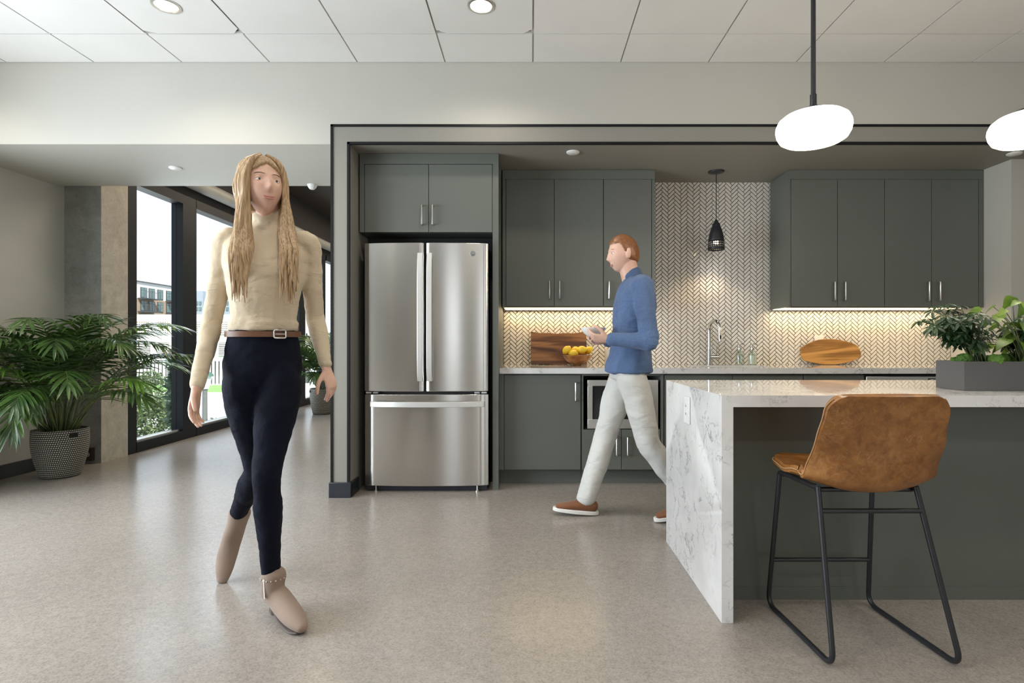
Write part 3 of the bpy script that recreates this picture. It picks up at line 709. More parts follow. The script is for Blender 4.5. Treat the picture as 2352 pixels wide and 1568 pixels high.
def fhandle(x,par,sgn):
    z0,z1=PZ(876,3.95),PZ(579,3.95); b=B(); n=20; prev=None
    w=.0185
    for i in range(n+1):
        t=i/n; z=z0+(z1-z0)*t; bow=.052*(1-(2*t-1)**6)*.35+.03; y=fy(x)-bow
        ring=[b.verts.new(p) for p in ((x-w,y,z),(x+w,y,z),(x+w,y+.012,z),(x-w,y+.012,z))]
        if prev:
            for k in range(4): b.faces.new([prev[k],prev[(k+1)%4],ring[(k+1)%4],ring[k]])
        else: b.faces.new(ring)
        prev=ring
    b.faces.new(list(reversed(prev)))
    for za,zb in ((z0+.002,z0+.035),(z1-.035,z1-.002)): box(b,x-w*.8,x+w*.8,fy(x)-.03,fy(x)+.004,za,zb)
    bmesh.ops.recalc_face_normals(b,faces=b.faces)
    finish('handle',b,M_steel2,par,bevel=.002)
fhandle(PX(964,3.96),d1,-1); fhandle(PX(985.5,3.96),d2,1)
b=B(); prev=None; xa,xe=PX(846,3.95),PX(1111,3.95); zc=PZ(929.5,3.95); n=24
for i in range(n+1):
    t=i/n; x=xa+(xe-xa)*t; y=fy(x)-.03-.022*(1-(2*t-1)**4)
    ring=[b.verts.new(p) for p in ((x,y,zc-.019),(x,y,zc+.019),(x,y+.012,zc+.019),(x,y+.012,zc-.019))]
    if prev:
        for k in range(4): b.faces.new([prev[k],prev[(k+1)%4],ring[(k+1)%4],ring[k]])
    else: b.faces.new(ring)
    prev=ring
b.faces.new(prev)
for q0,q1 in ((xa,xa+.03),(xe-.03,xe)): box(b,q0,q1,fy(q0)-.03,fy(q0)+.012,zc-.017,zc+.017)
bmesh.ops.recalc_face_normals(b,faces=b.faces); finish('handle',b,M_steel2,d3,bevel=.002)
M_hinge=simple('hinge_grey',(.5,.5,.5),.4)
for x in (fx0+.03,fx0+.08,fx1-.08,fx1-.03): finish('hinge_cover',bx(x-.02,x+.02,FY+.03,FY+.07,PZ(904.5,FY),PZ(900.5,FY)),M_hinge,r,bevel=.003)
finish('base_grille',bx(fx0+.01,fx1-.01,FY+.06,FY+.09,.004,.045),M_base,r,smooth=False)
for x in (fx0+.08,fx1-.08): finish('foot',lathe(B(),[(.014,0),(.014,.008),(.006,.01),(.006,.05)],(x,FY+.045,0),14),M_metal,r)
lx,lz=PX(1085,FY),PZ(581,FY); ly=fy(lx)
lg=finish('badge',lathe(B(),[(.0,.0012),(.0185,.0012),(.0205,.0)],(0,0,0),32,mat=Matrix.Translation((lx,ly-.0006,lz))@Matrix.Rotation(PI/2,4,'X')),simple('badge_grey',(.30,.30,.29),.3,metal=1),d2)
finish('badge_ring',tube(B(),[(lx+.0175*math.cos(a*PI/16),ly-.0022,lz+.0175*math.sin(a*PI/16)) for a in range(32)],.0011,6,closed=True),M_metal,lg)
tx=text_obj('monogram','GE',(lx,ly-.003,lz),(PI/2,0,0),.017,M_metal,d2,.0004,.35)
# ------------------------------------------------------------------ island
ix0=.7335; iyf,iyb=2.145,3.025; IZ=.8755; ix1=4.0
isl=thing('kitchen_island','long kitchen island with marbled quartz waterfall end and grey-green body','kitchen island',((ix0+ix1)/2,2.6,0))
b=B(); box(b,ix0,ix0+.0445,iyf,iyb,0,IZ-.0445); box(b,ix0,ix1,iyf,iyb,IZ-.0445,IZ)
finish('waterfall_top',b,M_quartz,isl,smooth=False)
finish('body',bx(ix0+.0446,ix1-.05,2.343,iyb-.03,.0,IZ-.0446),M_islandp,isl,smooth=False)
finish('base_board',bx(ix0+.0446,ix1-.05,2.339,2.3432,0,.055),M_islandp,isl,smooth=False)
finish('end_panel',bx(ix1-.0505,ix1-.006,iyf+.05,iyb-.02,0,IZ-.0446),M_islandp,isl,smooth=False)
# planter on the island
pl0=1.828; ply0,ply1=2.352,2.517; plz=PZ(830,2.352)
pr=thing('planter_box','long low grey metal planter box on the island end near the stool','planter',(2.2,2.43,IZ))
b=B(); q=.004; X1=2.75

o_=[(pl0,ply0),(X1,ply0),(X1,ply1),(pl0,ply1)]; i_=[(pl0+q,ply0+q),(X1-q,ply0+q),(X1-q,ply1-q),(pl0+q,ply1-q)]
R4=[[b.verts.new((x,y,z)) for x,y in pp] for pp,z in ((o_,IZ+.001),(o_,plz),(i_,plz),(i_,IZ+.006))]
b.faces.new(list(reversed(R4[0]))); b.faces.new(R4[3])
for k in range(3):
    for m_ in range(4): b.faces.new([R4[k][m_],R4[k][(m_+1)%4],R4[k+1][(m_+1)%4],R4[k+1][m_]])
finish('box',b,M_planter,pr,smooth=False); finish('soil',bx(pl0+q,X1-q,ply0+q,ply1-q,IZ+.01,plz-.012),M_soil,pr,smooth=False)
# ------------------------------------------------------------------ pendants
def pend(x,y,lab):
    r=thing('glass_pendant',lab,'pendant light',(x,y,CEIL),'white glass pendants over the island')
    zc=PENZ
    prof=[(.060,.062),(.095,.060),(.128,.050),(.148,.034),(.158,.012),(.160,-.006),(.155,-.030),(.143,-.052),(.124,-.064),(.08,-.067),(.0,-.067)]
    finish('glass_shade',lathe(B(),prof,(x,y,zc),64,capt=False,capb=False),M_opal,r)
    finish('cap',lathe(B(),[(.085,.060),(.082,.068),(.055,.082),(.022,.09),(.016,.1),(.0,.1)],(x,y,zc),40,capb=False),M_blackm,r)
    finish('collar',lathe(B(),[(.0,.095),(.0165,.095),(.018,.1),(.014,.104),(.0145,.106),(.0145,.150),(.0105,.152),(0,.152)],(x,y,zc),20),M_blackm,r)
    finish('rod',tube(B(),[(x,y,zc+.14),(x,y,CEIL-.02)],.0105,14),M_blackm,r)
    finish('canopy',lathe(B(),[(.0,-.03),(.03,-.03),(.065,-.022),(.068,0)],(x,y,CEIL),32),M_blackm,r)
PENY=2.55; PENZ=PZ(293,2.55)
pend(PX(1868,PENY),PENY,'white glass drum pendant on a black rod, hanging over the bar stool')
pend(PX(2368,PENY),PENY,'white glass pendant cut by the right edge, above the planter')
# black pierced pendant over the sink
sx,sy=PX(1645,4.5),4.5
r=thing('sink_pendant','small black pierced-metal pendant hanging over the faucet','pendant light',(sx,sy,SOF))
zb=PZ(574,sy)
finish('canopy',lathe(B(),[(.0,-.022),(.02,-.022),(.058,-.012),(.064,0)],(sx,sy,SOF),32),M_blackm,r)
finish('cord',tube(B(),[(sx,sy,zb+.23),(sx,sy,SOF-.01)],.003,8),M_black,r)
b=B(); prof=[(.006,.245),(.013,.235),(.016,.222),(.027,.212),(.031,.2),(.031,.19),(.036,.182),(.046,.155),(.055,.12),(.0605,.085),(.0625,.072)]
lathe(b,list(reversed(prof)),(sx,sy,zb),48,capb=False); 
# pierced band: bars left between rows of holes
n=96; zs_=[.072,.062,.054,.046,.038,.030,.022,.0]
rr=[.0625,.063,.0633,.0636,.064,.0643,.0646,.0655]
ringsv=[[b.verts.new((sx+rr[i]*math.cos(2*PI*k/n),sy+rr[i]*math.sin(2*PI*k/n),zb+zs_[i])) for k in range(n)] for i in range(8)]
for i in range(7):
    for k in range(n):
        if i in (1,3,5) and k%4 in (1,2): continue
        b.faces.new([ringsv[i][k],ringsv[i][(k+1)%n],ringsv[i+1][(k+1)%n],ringsv[i+1][k]])
finish('pierced_shade',b,M_blackm,r,solid=.0015)
b=B(); bmesh.ops.create_uvsphere(b,u_segments=20,v_segments=14,radius=.021); bmesh.ops.translate(b,verts=b.verts,vec=(sx,sy,zb+.062)); finish('bulb',b,M_bulb,r)

r=thing('junction_box','dark junction box with round grey knob low on the grey column face','junction box',(PX(203,4.97),4.97,PZ(1043,4.97)))
finish('box',bx(PX(186,4.97),PX(214,4.97),4.955,4.989,PZ(1058,4.97),PZ(1028,4.97)),simple('rust_brown',(.03,.018,.014),.6),r,bevel=.002)
finish('knob',lathe(B(),[(.0,.012),(.016,.012),(.021,.0)],(0,0,0),20,mat=Matrix.Translation((PX(204,4.97),4.955,PZ(1043,4.97)))@Matrix.Rotation(PI/2,4,'X')),simple('grey_knob',(.22,.22,.20),.5),r)
# ------------------------------------------------------------------ bar stool
scx=1.155
st=thing('bar_stool','tan leather bucket bar stool on a black sled frame at the island','bar stool',(scx,2.05,0))
prof=crom([(2.235,.622),(2.20,.612),(2.12,.598),(2.02,.586),(1.93,.581),(1.872,.590),(1.838,.622),(1.825,.68),(1.818,.76),(1.806,.84),(1.797,.885),(1.790,.910)],5)
nv=len(prof)
lens=[0]
for i in range(1,nv): lens.append(lens[-1]+math.hypot(prof[i][0]-prof[i-1][0],prof[i][1]-prof[i-1][1]))
Lt_=lens[-1]
def interp(tab,s):
    for (a,va),(b_,vb) in zip(tab,tab[1:]):
        if s<=b_: 
            t=(s-a)/(b_-a); t=t*t*(3-2*t); return va+(vb-va)*t
    return tab[-1][1]
WT=[(0,.190),(.10,.207),(.3,.217),(.45,.222),(.55,.221),(.75,.209),(.9,.199),(1,.191)]
CT=[(0,.010),(.2,.020),(.40,.052),(.52,.085),(.62,.072),(.8,.026),(.92,.010),(1,.002)]
def shell_pt(i,u):
    s=lens[i]; sn=s/Lt_
    w=interp(WT,sn)
    for d,R in ((s,.055),(Lt_-s,.050)):
        if d<R: w-=R-math.sqrt(max(0,R*R-(R-d)**2))
    y,z=prof[i]; a=prof[max(0,i-1)]; c=prof[min(nv-1,i+1)]
    tx_,tz_=c[0]-a[0],c[1]-a[1]; l=math.hypot(tx_,tz_); nx_,nz_=(-tz_/l,tx_/l)
    if sn<.4: nx_,nz_=0,1
    # inward normal: up on the seat, towards the island on the back
    if nz_<0 or (nx_<0 and sn>.5): nx_,nz_=-nx_,-nz_
    if sn>=.4:
        th=max(0,min(1,(sn-.4)/.2)); nx_,nz_=th,(1-th)
        l=math.hypot(nx_,nz_); nx_/=l; nz_/=l
    cur=interp(CT,sn)*abs(u)**2.4
    return Vector((scx+w*u,y+nx_*cur,z+nz_*cur))
b=B(); nu=28; g=[[b.verts.new(shell_pt(i,-1+2*j/nu)) for j in range(nu+1)] for i in range(nv)]
for i in range(nv-1):
    for j in range(nu): b.faces.new([g[i][j],g[i][j+1],g[i+1][j+1],g[i+1][j]])
bmesh.ops.remove_doubles(b,verts=b.verts,dist=1e-4)
bmesh.ops.recalc_face_normals(b,faces=b.faces)
o=finish('seat_shell',b,M_leather,st,ang=180)
s=o.modifiers.new('solid','SOLIDIFY'); s.thickness=.026; s.offset=0; s.use_even_offset=False
s=o.modifiers.new('bev','BEVEL'); s.width=.009; s.segments=3; s.limit_method='ANGLE'; s.angle_limit=math.radians(50)
# piping round the shell edge
edge=[shell_pt(i,-1) for i in range(3,nv-3)]
edge2=[shell_pt(i,1) for i in range(3,nv-3)]
top=[shell_pt(nv-3,-1+2*j/20) for j in range(0,21)]
M_stitch=simple('stitching',(.42,.24,.11),.6)
def offs(pts,dx): return [p+Vector((dx,0,0)) for p in pts]
finish('piping',tube(B(),offs(edge,-.0045),.0022,6),M_stitch,st); finish('piping',tube(B(),offs(edge2,.0045),.0022,6),M_stitch,st)
def sled(xt_f,xb_f,xb_r,xt_r):
    pts=[(xt_f,2.17,.572),(xb_f,2.292,.0095),(xb_r,1.838,.0095),(xt_r,1.915,.585)]
    pl=fillet([Vector(p) for p in pts]+[],.055,8,closed=False)
    top=[Vector((xt_r,1.915,.585)),Vector((xt_r,1.95,.578)),Vector((xt_f,2.14,.580)),Vector((xt_f,2.17,.572))]
    return pl,top
for nm,a in (('left',(.968,.974,.998,.986)),('right',(1.330,1.386,1.420,1.322))):
    pl,tp=sled(*a)
    f=finish('side_frame',tube(tube(B(),pl,.0092,12),tp,.0092,12),M_blackm,st)
def lerp(a,b_,t): return Vector(a)+(Vector(b_)-Vector(a))*t
t=.14; A=lerp((.986,1.915,.585),(.998,1.838,.0095),t); C=lerp((1.322,1.915,.585),(1.420,1.838,.0095),t)
finish('rear_stretcher',tube(B(),[A,C],.0085,12),M_blackm,st)
t=.655; A=lerp((.968,2.17,.572),(.974,2.292,.0095),t); C=lerp((1.330,2.17,.572),(1.386,2.292,.0095),t)
finish('footrest',tube(B(),[A,C],.0085,12),M_blackm,st)
finish('seat_bracket',tube(B(),[(.986,1.935,.570),(1.322,1.935,.570)],.0085,10),M_blackm,st); finish('seat_bracket',tube(B(),[(.968,2.14,.573),(1.330,2.14,.573)],.0085,10),M_blackm,st)
# ------------------------------------------------------------------ palms
def blade(b,p0,d,up,L_,W_,droop,n=4,mi=0,twist=0):
    """one folded leaflet"""
    d=d.normalized(); side=d.cross(up)
    if side.length<1e-4: side=d.orthogonal()
    side.normalize(); nrm=side.cross(d).normalized(); p=Vector(p0); prev=None
    for i in range(n+1):
        t=i/n; w=W_*math.sin(PI*min(1,(t*.86+.14)))**.7 if i<n else 0.0
        dd=(d-Vector((0,0,1))*droop*t*1.3).normalized()
        if i: p=p+dd*(L_/n)
        s=side*w*.5; f=nrm*w*.16
        cur=[b.verts.new(p-s+f),b.verts.new(p),b.verts.new(p+s+f)]
        if prev:
            for k in range(2):
                q=b.faces.new([prev[k],prev[k+1],cur[k+1],cur[k]]); q.material_index=mi
        prev=cur
def frond(b,base,az,L_,rise,droop,rnd,npair=20,leafL=.27,leafW=.026,mi=0,start=.42):
    h=Vector((math.cos(az),math.sin(az),0)); pts=[]; p=Vector(base); el=rise; n=18
    for i in range(n+1):
        t=i/n; pts.append(p.copy()); e=el-droop*t**2.0
        p=p+(h*math.cos(e)+Vector((0,0,math.sin(e))))*(L_/n)
    tube(b,pts,[.0065*(1-.8*i/n)+.0008 for i in range(n+1)],6,mi=0)
    for q in range(npair):
        t=start+(1-start)*(q+.5)/npair; f=t*n; i=min(n-1,int(f)); c=pts[i].lerp(pts[i+1],f-i); T=(pts[i+1]-pts[i]).normalized()
        up=(Vector((0,0,1))-T*T.z); up=up.normalized() if up.length>.05 else h*-1
        sd=T.cross(up).normalized(); prof_=math.sin(PI*min(1,(.22+.78*(t-start)/(1-start)*.92)))**.6
        for s in (-1,1):
            ang=math.radians(62-38*(t-start)/(1-start)+rnd.uniform(-6,6))
            d=T*math.cos(ang)+sd*s*math.sin(ang)+up*.18
            blade(b,c,d,up,leafL*(.55+.45*prof_)*rnd.uniform(.88,1.08),leafW*rnd.uniform(.85,1.1),rnd.uniform(.35,.8),4,mi)
    blade(b,pts[-1],pts[-1]-pts[-2],Vector((0,0,1)),leafL*.6,leafW,.5,4,mi)
def pot_profile(rt,rm,rb,h,t=.012):
    o=[(rb-.012,0),(rb,.006)]
    for i in range(1,13):
        s=i/12; r_=rb+(rm-rb)*math.sin(s*PI*.5*1.25)/math.sin(PI*.5) if s<.8 else None
        if r_ is None: r_=rm+(rt-rm)*(s-.8)/.2
        o.append((min(r_,rm),h*s))
    return o,[(rt-t,h),(rt-t-.004,h*.8)]
def palm(name,lab,c,rt,rm,rb,h,fronds,seed,nstem,leafL,leafW,tagang,specials=()):
    r=thing(name,lab,'potted plant',c); rnd=random.Random(seed); c=Vector(c)
    o_,i_=pot_profile(rt,rm,rb,h)
    finish('woven_basket',lathe(B(),o_+i_,c,64,uv=True,capt=False),M_weave,r,ang=60)
    ta=tagang; rr_=rt+.004
    b=B(); 
    for (w0,w1,z0,z1) in ((-.14,.14,h*.86,h*.94),):
        v=[]
        for k in range(7):
            a=ta+w0+(w1-w0)*k/6
            for z in (z0,z1):
                for q in (0,.006): v.append(b.verts.new(c+Vector(((rr_+q)*math.cos(a),(rr_+q)*math.sin(a),z))))
        for k in range(6):
            a_=v[k*4:k*4+4]; e_=v[k*4+4:k*4+8]
            b.faces.new([a_[1],e_[1],e_[3],a_[3]]); b.faces.new([a_[0],a_[2],e_[2],e_[0]]); b.faces.new([a_[2],a_[3],e_[3],e_[2]]); b.faces.new([a_[0],e_[0],e_[1],a_[1]])
    finish('side_handle',b,M_black,r,smooth=False)
    finish('soil',lathe(B(),[(rt-.016,h*.82),(.0,h*.86)],c,32,capb=False),M_soil,r)
    top=c+Vector((0,0,h*.84))
    for k in range(nstem):
        a=rnd.uniform(0,2*PI); q=rnd.uniform(.0,rt*.55); p0=top+Vector((q*math.cos(a),q*math.sin(a),-.01)); 
        e=p0+Vector((math.cos(a)*rnd.uniform(.0,.10),math.sin(a)*rnd.uniform(0,.10),rnd.uniform(.15,.30)))
        finish('cane',tube(B(),[p0,p0.lerp(e,.5)+Vector((0,0,.01)),e],[.008,.006,.004],7),M_stem,r)
    for (az,L_,rise,dr) in list(fronds):
        a=az+rnd.uniform(-.1,.1); q=rnd.uniform(.02,rt*.45)
        p0=top+Vector((q*math.cos(a),q*math.sin(a),0))
        b=B(); frond(b,p0,a,L_*rnd.uniform(.94,1.06),rise,dr,rnd,leafL=leafL,leafW=leafW,mi=1)
        for v in b.verts:
            if v.co.x<XL+.02 and v.co.y<5.1: v.co.x=XL+.012+.004*rnd.random()
            if v.co.y>4.975 and v.co.x<XW+.05 and v.co.y<5.6: v.co.y=4.97+.006*rnd.random()
        finish('frond',b,[M_stem,M_palml if rnd.random()<.22 else M_palm],r)
    return r
D=math.radians
fr1=[]
rnd=random.Random(5)
# azimuth (0 = right, -90 = towards the camera), length, rise, droop
base=[(-4,1.30,68,95),(-16,1.22,60,100),(10,1.2,74,95),(-30,1.15,66,110),(-8,1.1,52,85),(-55,1.15,74,120),(-45,.95,56,110),(-80,1.15,76,125),(-95,1.05,62,125),(-108,1.15,72,120),
 (-126,1.15,68,115),(-150,1.05,70,105),(-120,1.0,54,115),(-70,.95,82,110),(-30,1.05,80,90),(60,.95,78,75),(30,1.05,76,85),(95,.9,84,50),(120,.85,80,60),(-140,1.0,82,80),(-90,1.2,82,125),(-60,1.2,80,120),(-20,.95,46,80),
 (-72,.9,50,110),(-116,.92,46,115),(-140,1.0,40,95),(-12,1.0,70,110),(45,.9,84,60),(-165,.9,76,90),(-102,1.0,86,95),(-115,1.0,52,150),(-130,1.02,48,140),(-95,.95,46,150),(-75,.85,50,150),(-146,1.0,44,120),(-6,1.18,46,72),(-22,1.0,36,80),(-35,1.3,76,110),(-85,.8,38,95),(-132,.8,66,130),(20,.9,58,90),(-60,.8,62,140),(-100,.85,64,145)]
for a,l,ri,dr in base: fr1.append((D(a),l*1.08,D(min(88,ri+7)),D(dr)))
palm('potted_palm','large leafy palm in a black and cream woven basket by the concrete column',(-3.80,4.50,0),.185,.188,.128,.385,fr1,11,16,.262,.021,D(-25))
fr2=[(D(a),l*.72,D(ri),D(dr)) for a,l,ri,dr in base[::2]]
palm('potted_palm','smaller palm in a woven basket far down the passage, beyond the woman',(-3.16,8.45,0),.185,.185,.14,.385,[(D(a),l,D(ri),D(dr)) for a,l,ri,dr in [(-100,.9,76,70),(-60,.85,70,90),(-140,.85,72,85),(-20,.95,78,60),(180,.8,70,90),(140,.95,80,50),(40,.9,76,70),(90,1.0,82,45),(-80,.7,60,110),(-160,.7,62,100),(0,.75,64,95),(-120,.8,82,60)]],12,8,.24,.030,D(-140))
# ------------------------------------------------------------------ greenery in the planter
def leafpatch(b,p,d,nrm,L_,W_,shape,mi=0,fold=.15,curl=.25):
    d=d.normalized(); s=d.cross(nrm)
    if s.length<1e-4: s=d.orthogonal()
    s.normalize(); nrm=s.cross(d).normalized(); prev=None; n=len(shape)-1
    for i,wv in enumerate(shape):
        t=i/n; c=p+d*(L_*t)-nrm*(curl*L_*t*t); w=W_*wv*.5
        cur=[b.verts.new(c-s*w+nrm*w*fold),b.verts.new(c),b.verts.new(c+s*w+nrm*w*fold)]
        if prev:
            for k in range(2): b.faces.new([prev[k],prev[k+1],cur[k+1],cur[k]]).material_index=mi
        prev=cur
LANCE=[.05,.62,.95,1,.88,.6,.02]; HEART=[.55,1,.98,.82,.58,.32,.01]
PT=plz-.012
def scheff(lab,x,y,ang0,n,seed,spread,hgt):
    r=thing('schefflera_plant',lab,'plant',(x,y,PT),'plants in the long planter'); rnd=random.Random(seed)
    for k in range(n):
        a=ang0+rnd.uniform(-1,1)*spread; el=D(rnd.uniform(0,60)); L_=hgt*rnd.uniform(.55,1.05)
        p0=Vector((x+rnd.uniform(-.04,.04),y+rnd.uniform(-.03,.03),PT)); pts=[]; p=p0.copy(); n_=8
        for i in range(n_+1):
            pts.append(p.copy()); e=D(80)+(el-D(80))*(i/n_)**.7
            p=p+Vector((math.cos(a)*math.cos(e),math.sin(a)*math.cos(e)*.7,math.sin(e)))*(L_/n_)
        b=B(); tube(b,pts,[.0035*(1-.5*i/n_) for i in range(n_+1)],6)
        tips=[(pts[-1],pts[-1]-pts[-2])]
        for i in (3,4,5,6,7):
            s=rnd.choice((-1,1)); aa=a+s*rnd.uniform(.7,1.5); q=pts[i]+Vector((math.cos(aa),math.sin(aa)*.7,rnd.uniform(.0,.9)))*rnd.uniform(.035,.075)
            tube(b,[pts[i],q],.0014,5); tips.append((q,q-pts[i]))
        for c,dv in tips:
            nl=rnd.choice((6,7,7)); dv=dv.normalized(); ax=(dv*.5+Vector((0,-.25,.8))).normalized(); e1=ax.orthogonal().normalized(); e2=ax.cross(e1)
            ph=rnd.uniform(0,6)
            for j in range(nl):
                aa=ph+2*PI*j/nl; dd=e1*math.cos(aa)+e2*math.sin(aa)
                leafpatch(b,c+dd*.006,dd-ax*.1,ax,rnd.uniform(.030,.047),.0125,LANCE,1,.2,.3)
        finish('branch',b,[M_stem,M_scheff],r)
scheff('dark glossy schefflera at the left end of the long planter',1.955,2.43,D(170),24,3,1.5,.30)
scheff('dark schefflera behind the light green plant in the long planter',2.22,2.45,D(90),16,8,2.6,.19)
def syng(lab,x,y,n,seed):
    r=thing('arrowhead_plant',lab,'plant',(x,y,PT),'plants in the long planter'); rnd=random.Random(seed)
    for k in range(n):
        a=rnd.uniform(0,2*PI); rad=rnd.uniform(.04,.24); hh=rnd.uniform(.09,.32)*(1-.3*rad/.24)
        p0=Vector((x+rnd.uniform(-.03,.03),y+rnd.uniform(-.02,.02),PT)); e=p0+Vector((math.cos(a)*rad,math.sin(a)*rad*.75,hh))
        m_=p0.lerp(e,.5)+Vector((0,0,.04))
        pts=[Vector(q) for q in crom([tuple(p0),tuple(m_),tuple(e)],4)]
        b=B(); tube(b,pts,.0018,6)
        d=Vector((math.cos(a),math.sin(a)-.35,-.25-rnd.uniform(0,.4))); nn=Vector((rnd.uniform(-.3,.3),-.45,.8)).normalized()
        L_=rnd.uniform(.045,.080)
        leafpatch(b,e-d.normalized()*L_*.18,d,nn,L_*1.15,L_*.66,HEART,1,.16,.3)
        finish('leaf_stalk',b,[M_stem,M_syng],r)
syng('light green arrowhead plant in the middle of the long planter',2.14,2.41,60,4)
syng('light green arrowhead plant at the picture edge of the long planter',2.38,2.42,50,9)
b=B(); rnd=random.Random(2)
for k in range(70):
    x=rnd.uniform(pl0+.02,2.72); y=rnd.uniform(ply0+.012,ply1-.02); r_=rnd.uniform(.016,.030)
    m=bmesh.ops.create_icosphere(b,subdivisions=4,radius=r_); 
    for v in m['verts']:
        v.co*=1+.22*noise.noise(v.co*120+Vector((k,0,0)))+.16*noise.noise(v.co*330+Vector((0,k,0))); v.co+=Vector((x,y,PT+r_*.6))
o=finish('moss',b,M_moss); tag(o,'bright green clumps of moss covering the soil of the long planter','moss',kind='stuff')
# ------------------------------------------------------------------ outside the passage windows
M_wb=simple('render_white',(.62,.62,.60),.8,var=.02); M_tan=simple('tan_brick',(.30,.22,.15),.8,var=.06)
M_wg=simple('window_teal_glass',(.10,.16,.16),.12); M_dk=simple('dark_metal_rail',(.05,.055,.06),.5); M_lat=simple('lattice_tan',(.42,.34,.2),.7)
struct('ground_outside',bx(-160,XW-.4,-30,160,-4.2,-4.0),simple('pale_paving',(.62,.61,.58),.8,var=.06),smooth=False)
# apartments: long facade running away from the camera
AX=-63.0
def AY(p): return -AX*F/(CX-p)
r=thing('apartment_building','white and tan apartment block with balconies, seen through the first window','building',(AX-4,92,-4))
zt_=PZ(645.5,AY(312)); zm=PZ(686,AY(330))
finish('wall',bx(AX-10,AX,86,AY(424),-4,zm),M_tan,r,smooth=False); finish('upper_wall',bx(AX-10,AX,86,AY(424),zm,zt_),M_wb,r,smooth=False)
finish('roof_edge',bx(AX-10,AX+.3,86,AY(424)+.2,zt_,zt_+.12),M_dk,r,smooth=False)
for (p0,p1) in ((297,306),(322,337),(341,355),(361,374),(381,393),(406,414)):
    for (ya,yb_) in ((660,684),(690,714),(720,744)):
        pm=330; y0,y1=AY(p0),AY(p1); z1=PZ(ya,AY(pm)); z0=PZ(yb_,AY(pm))
        w_=finish('window',bx(AX-.05,AX+.10,y0,y1,z0,z1),M_dk,r,smooth=False)
        g_=B(); ym=(y0+y1)/2; 
        for a,c in ((y0+.12,ym-.06),(ym+.06,y1-.12)): box(g_,AX+.09,AX+.12,a,c,z0+.1,z1-.5); box(g_,AX+.09,AX+.12,a,c,z1-.42,z1-.1)
        finish('pane',g_,M_wg,w_,smooth=False)
for (p0,p1) in ((316,352),(380,414)):
    for yb_ in (685,715):
        z0=PZ(yb_,AY(330)); y0,y1=AY(p0),AY(p1); b=B()
        box(b,AX,AX+1.3,y0,y1,z0-.15,z0); box(b,AX+1.25,AX+1.3,y0,y1,z0+.95,z0+1.02)
        k=y0
        while k<y1: box(b,AX+1.26,AX+1.29,k,k+.05,z0,z0+.95); k+=.35
        finish('balcony',b,M_dk,r,smooth=False)
r=thing('distant_building','blue-grey flat-roofed block beyond the parking structure','building',(-50,92,-4))
b=B(); 
for (p0,p1,y0) in ((440,466,668),(500,548,690)): box(b,PX(p0,90),PX(p1,90),90,100,-4,PZ(y0,90))
finish('wall',b,simple('slate_wall',(.25,.29,.33),.7),r,smooth=False)
b=B()
for p in (453,461,505,514,523,532,541):
    for yy in (692,705): box(b,PX(p-3,90),PX(p+2,90),89.9,90.02,PZ(yy+8,90),PZ(yy,90))
finish('window',b,M_wg,r,smooth=False)
GY=68.0
gx=lambda p:PX(p,GY); gz=lambda y:PZ(y,GY)
r=thing('parking_structure','white parking structure with lattice and louvred openings across the street','building',(gx(450),GY,-4))
finish('wall',bx(gx(240),gx(700),GY,GY+14,gz(829),gz(722)),M_wb,r,smooth=False)
finish('ground_storey',bx(gx(240),gx(700),GY+1.5,GY+14,-4,gz(829)),simple('dim_bay',(.08,.085,.09),.8),r,smooth=False)
for c0 in (281,330,376,424,457,516,564,612,660):
    w2=12.5 if c0 not in (330,) else 15
    op=finish('opening',bx(gx(c0-w2),gx(c0+w2),GY-.06,GY+.02,gz(767),gz(738)),simple('cream_bay',(.26,.20,.11),.8),r,smooth=False)
    b=B()
    for k in range(6): box(b,gx(c0-w2),gx(c0+w2),GY-.16,GY-.07,gz(743+k*4.6)-.05,gz(743+k*4.6)+.05)
    for k in range(7): 
        x_=gx(c0-w2)+(gx(c0+w2)-gx(c0-w2))*k/6; box(b,x_-.04,x_+.04,GY-.17,GY-.08,gz(767),gz(738))
    finish('lattice',b,M_wb,op,smooth=False)
    op=finish('louvred_window',bx(gx(c0-w2),gx(c0+w2),GY-.06,GY+.02,gz(816),gz(786)),simple('brown_bay',(.10,.075,.05),.8),r,smooth=False)
    b=B()
    for k in range(7): box(b,gx(c0-w2),gx(c0+w2),GY-.16,GY-.07,gz(788+k*4.4)-.09,gz(788+k*4.4)+.05)
    finish('louvre',b,M_wb,op,smooth=False)
b=B(); k=gx(250)
while k<gx(700): box(b,k,k+.22,GY-.5,GY-.3,-4,gz(829)); k+=.46
finish('railing',b,M_wb,r,smooth=False)
o=finish('lawn',bx(gx(240),gx(720),GY-11,GY-2.5,-4,-3.93),m_leaf('grass',(.12,.28,.06),(.25,.42,.12),.9)); tag(o,'strip of bright green lawn in front of the parking structure','lawn',kind='stuff')
# street lamps
def lamp(px_,Y,yt,lab):
    c=P(px_,yt,Y); x,y,zt0=c
    r=thing('street_lamp',lab,'street lamp',(x,y,-4),'street lamps outside')
    k=1.0
    finish('post',lathe(B(),[(.16,0),(.16,.4),(.10,.6),(.085,zt0+4-.75),(.12,zt0+4-.72)],(x,y,-4),18),simple('post_grey',(.10,.105,.10),.5),r)
    finish('lantern',lathe(B(),[(.13,-.70),(.16,-.62),(.24,-.25),(.25,-.22)],(x,y,zt0),8,capt=False),simple('lantern_glass',(.45,.52,.48),.2),r,smooth=False)
    finish('lantern_cap',lathe(B(),[(.30,-.24),(.27,-.16),(.12,-.05),(.04,-.02),(.03,.03),(0,.06)],(x,y,zt0),16),simple('cap_green',(.06,.12,.09),.5),r)
lamp(470.5,20.5,849,'near green-capped street lamp outside, below the second window')
lamp(387,46,822,'distant street lamp outside, in front of the parking structure')
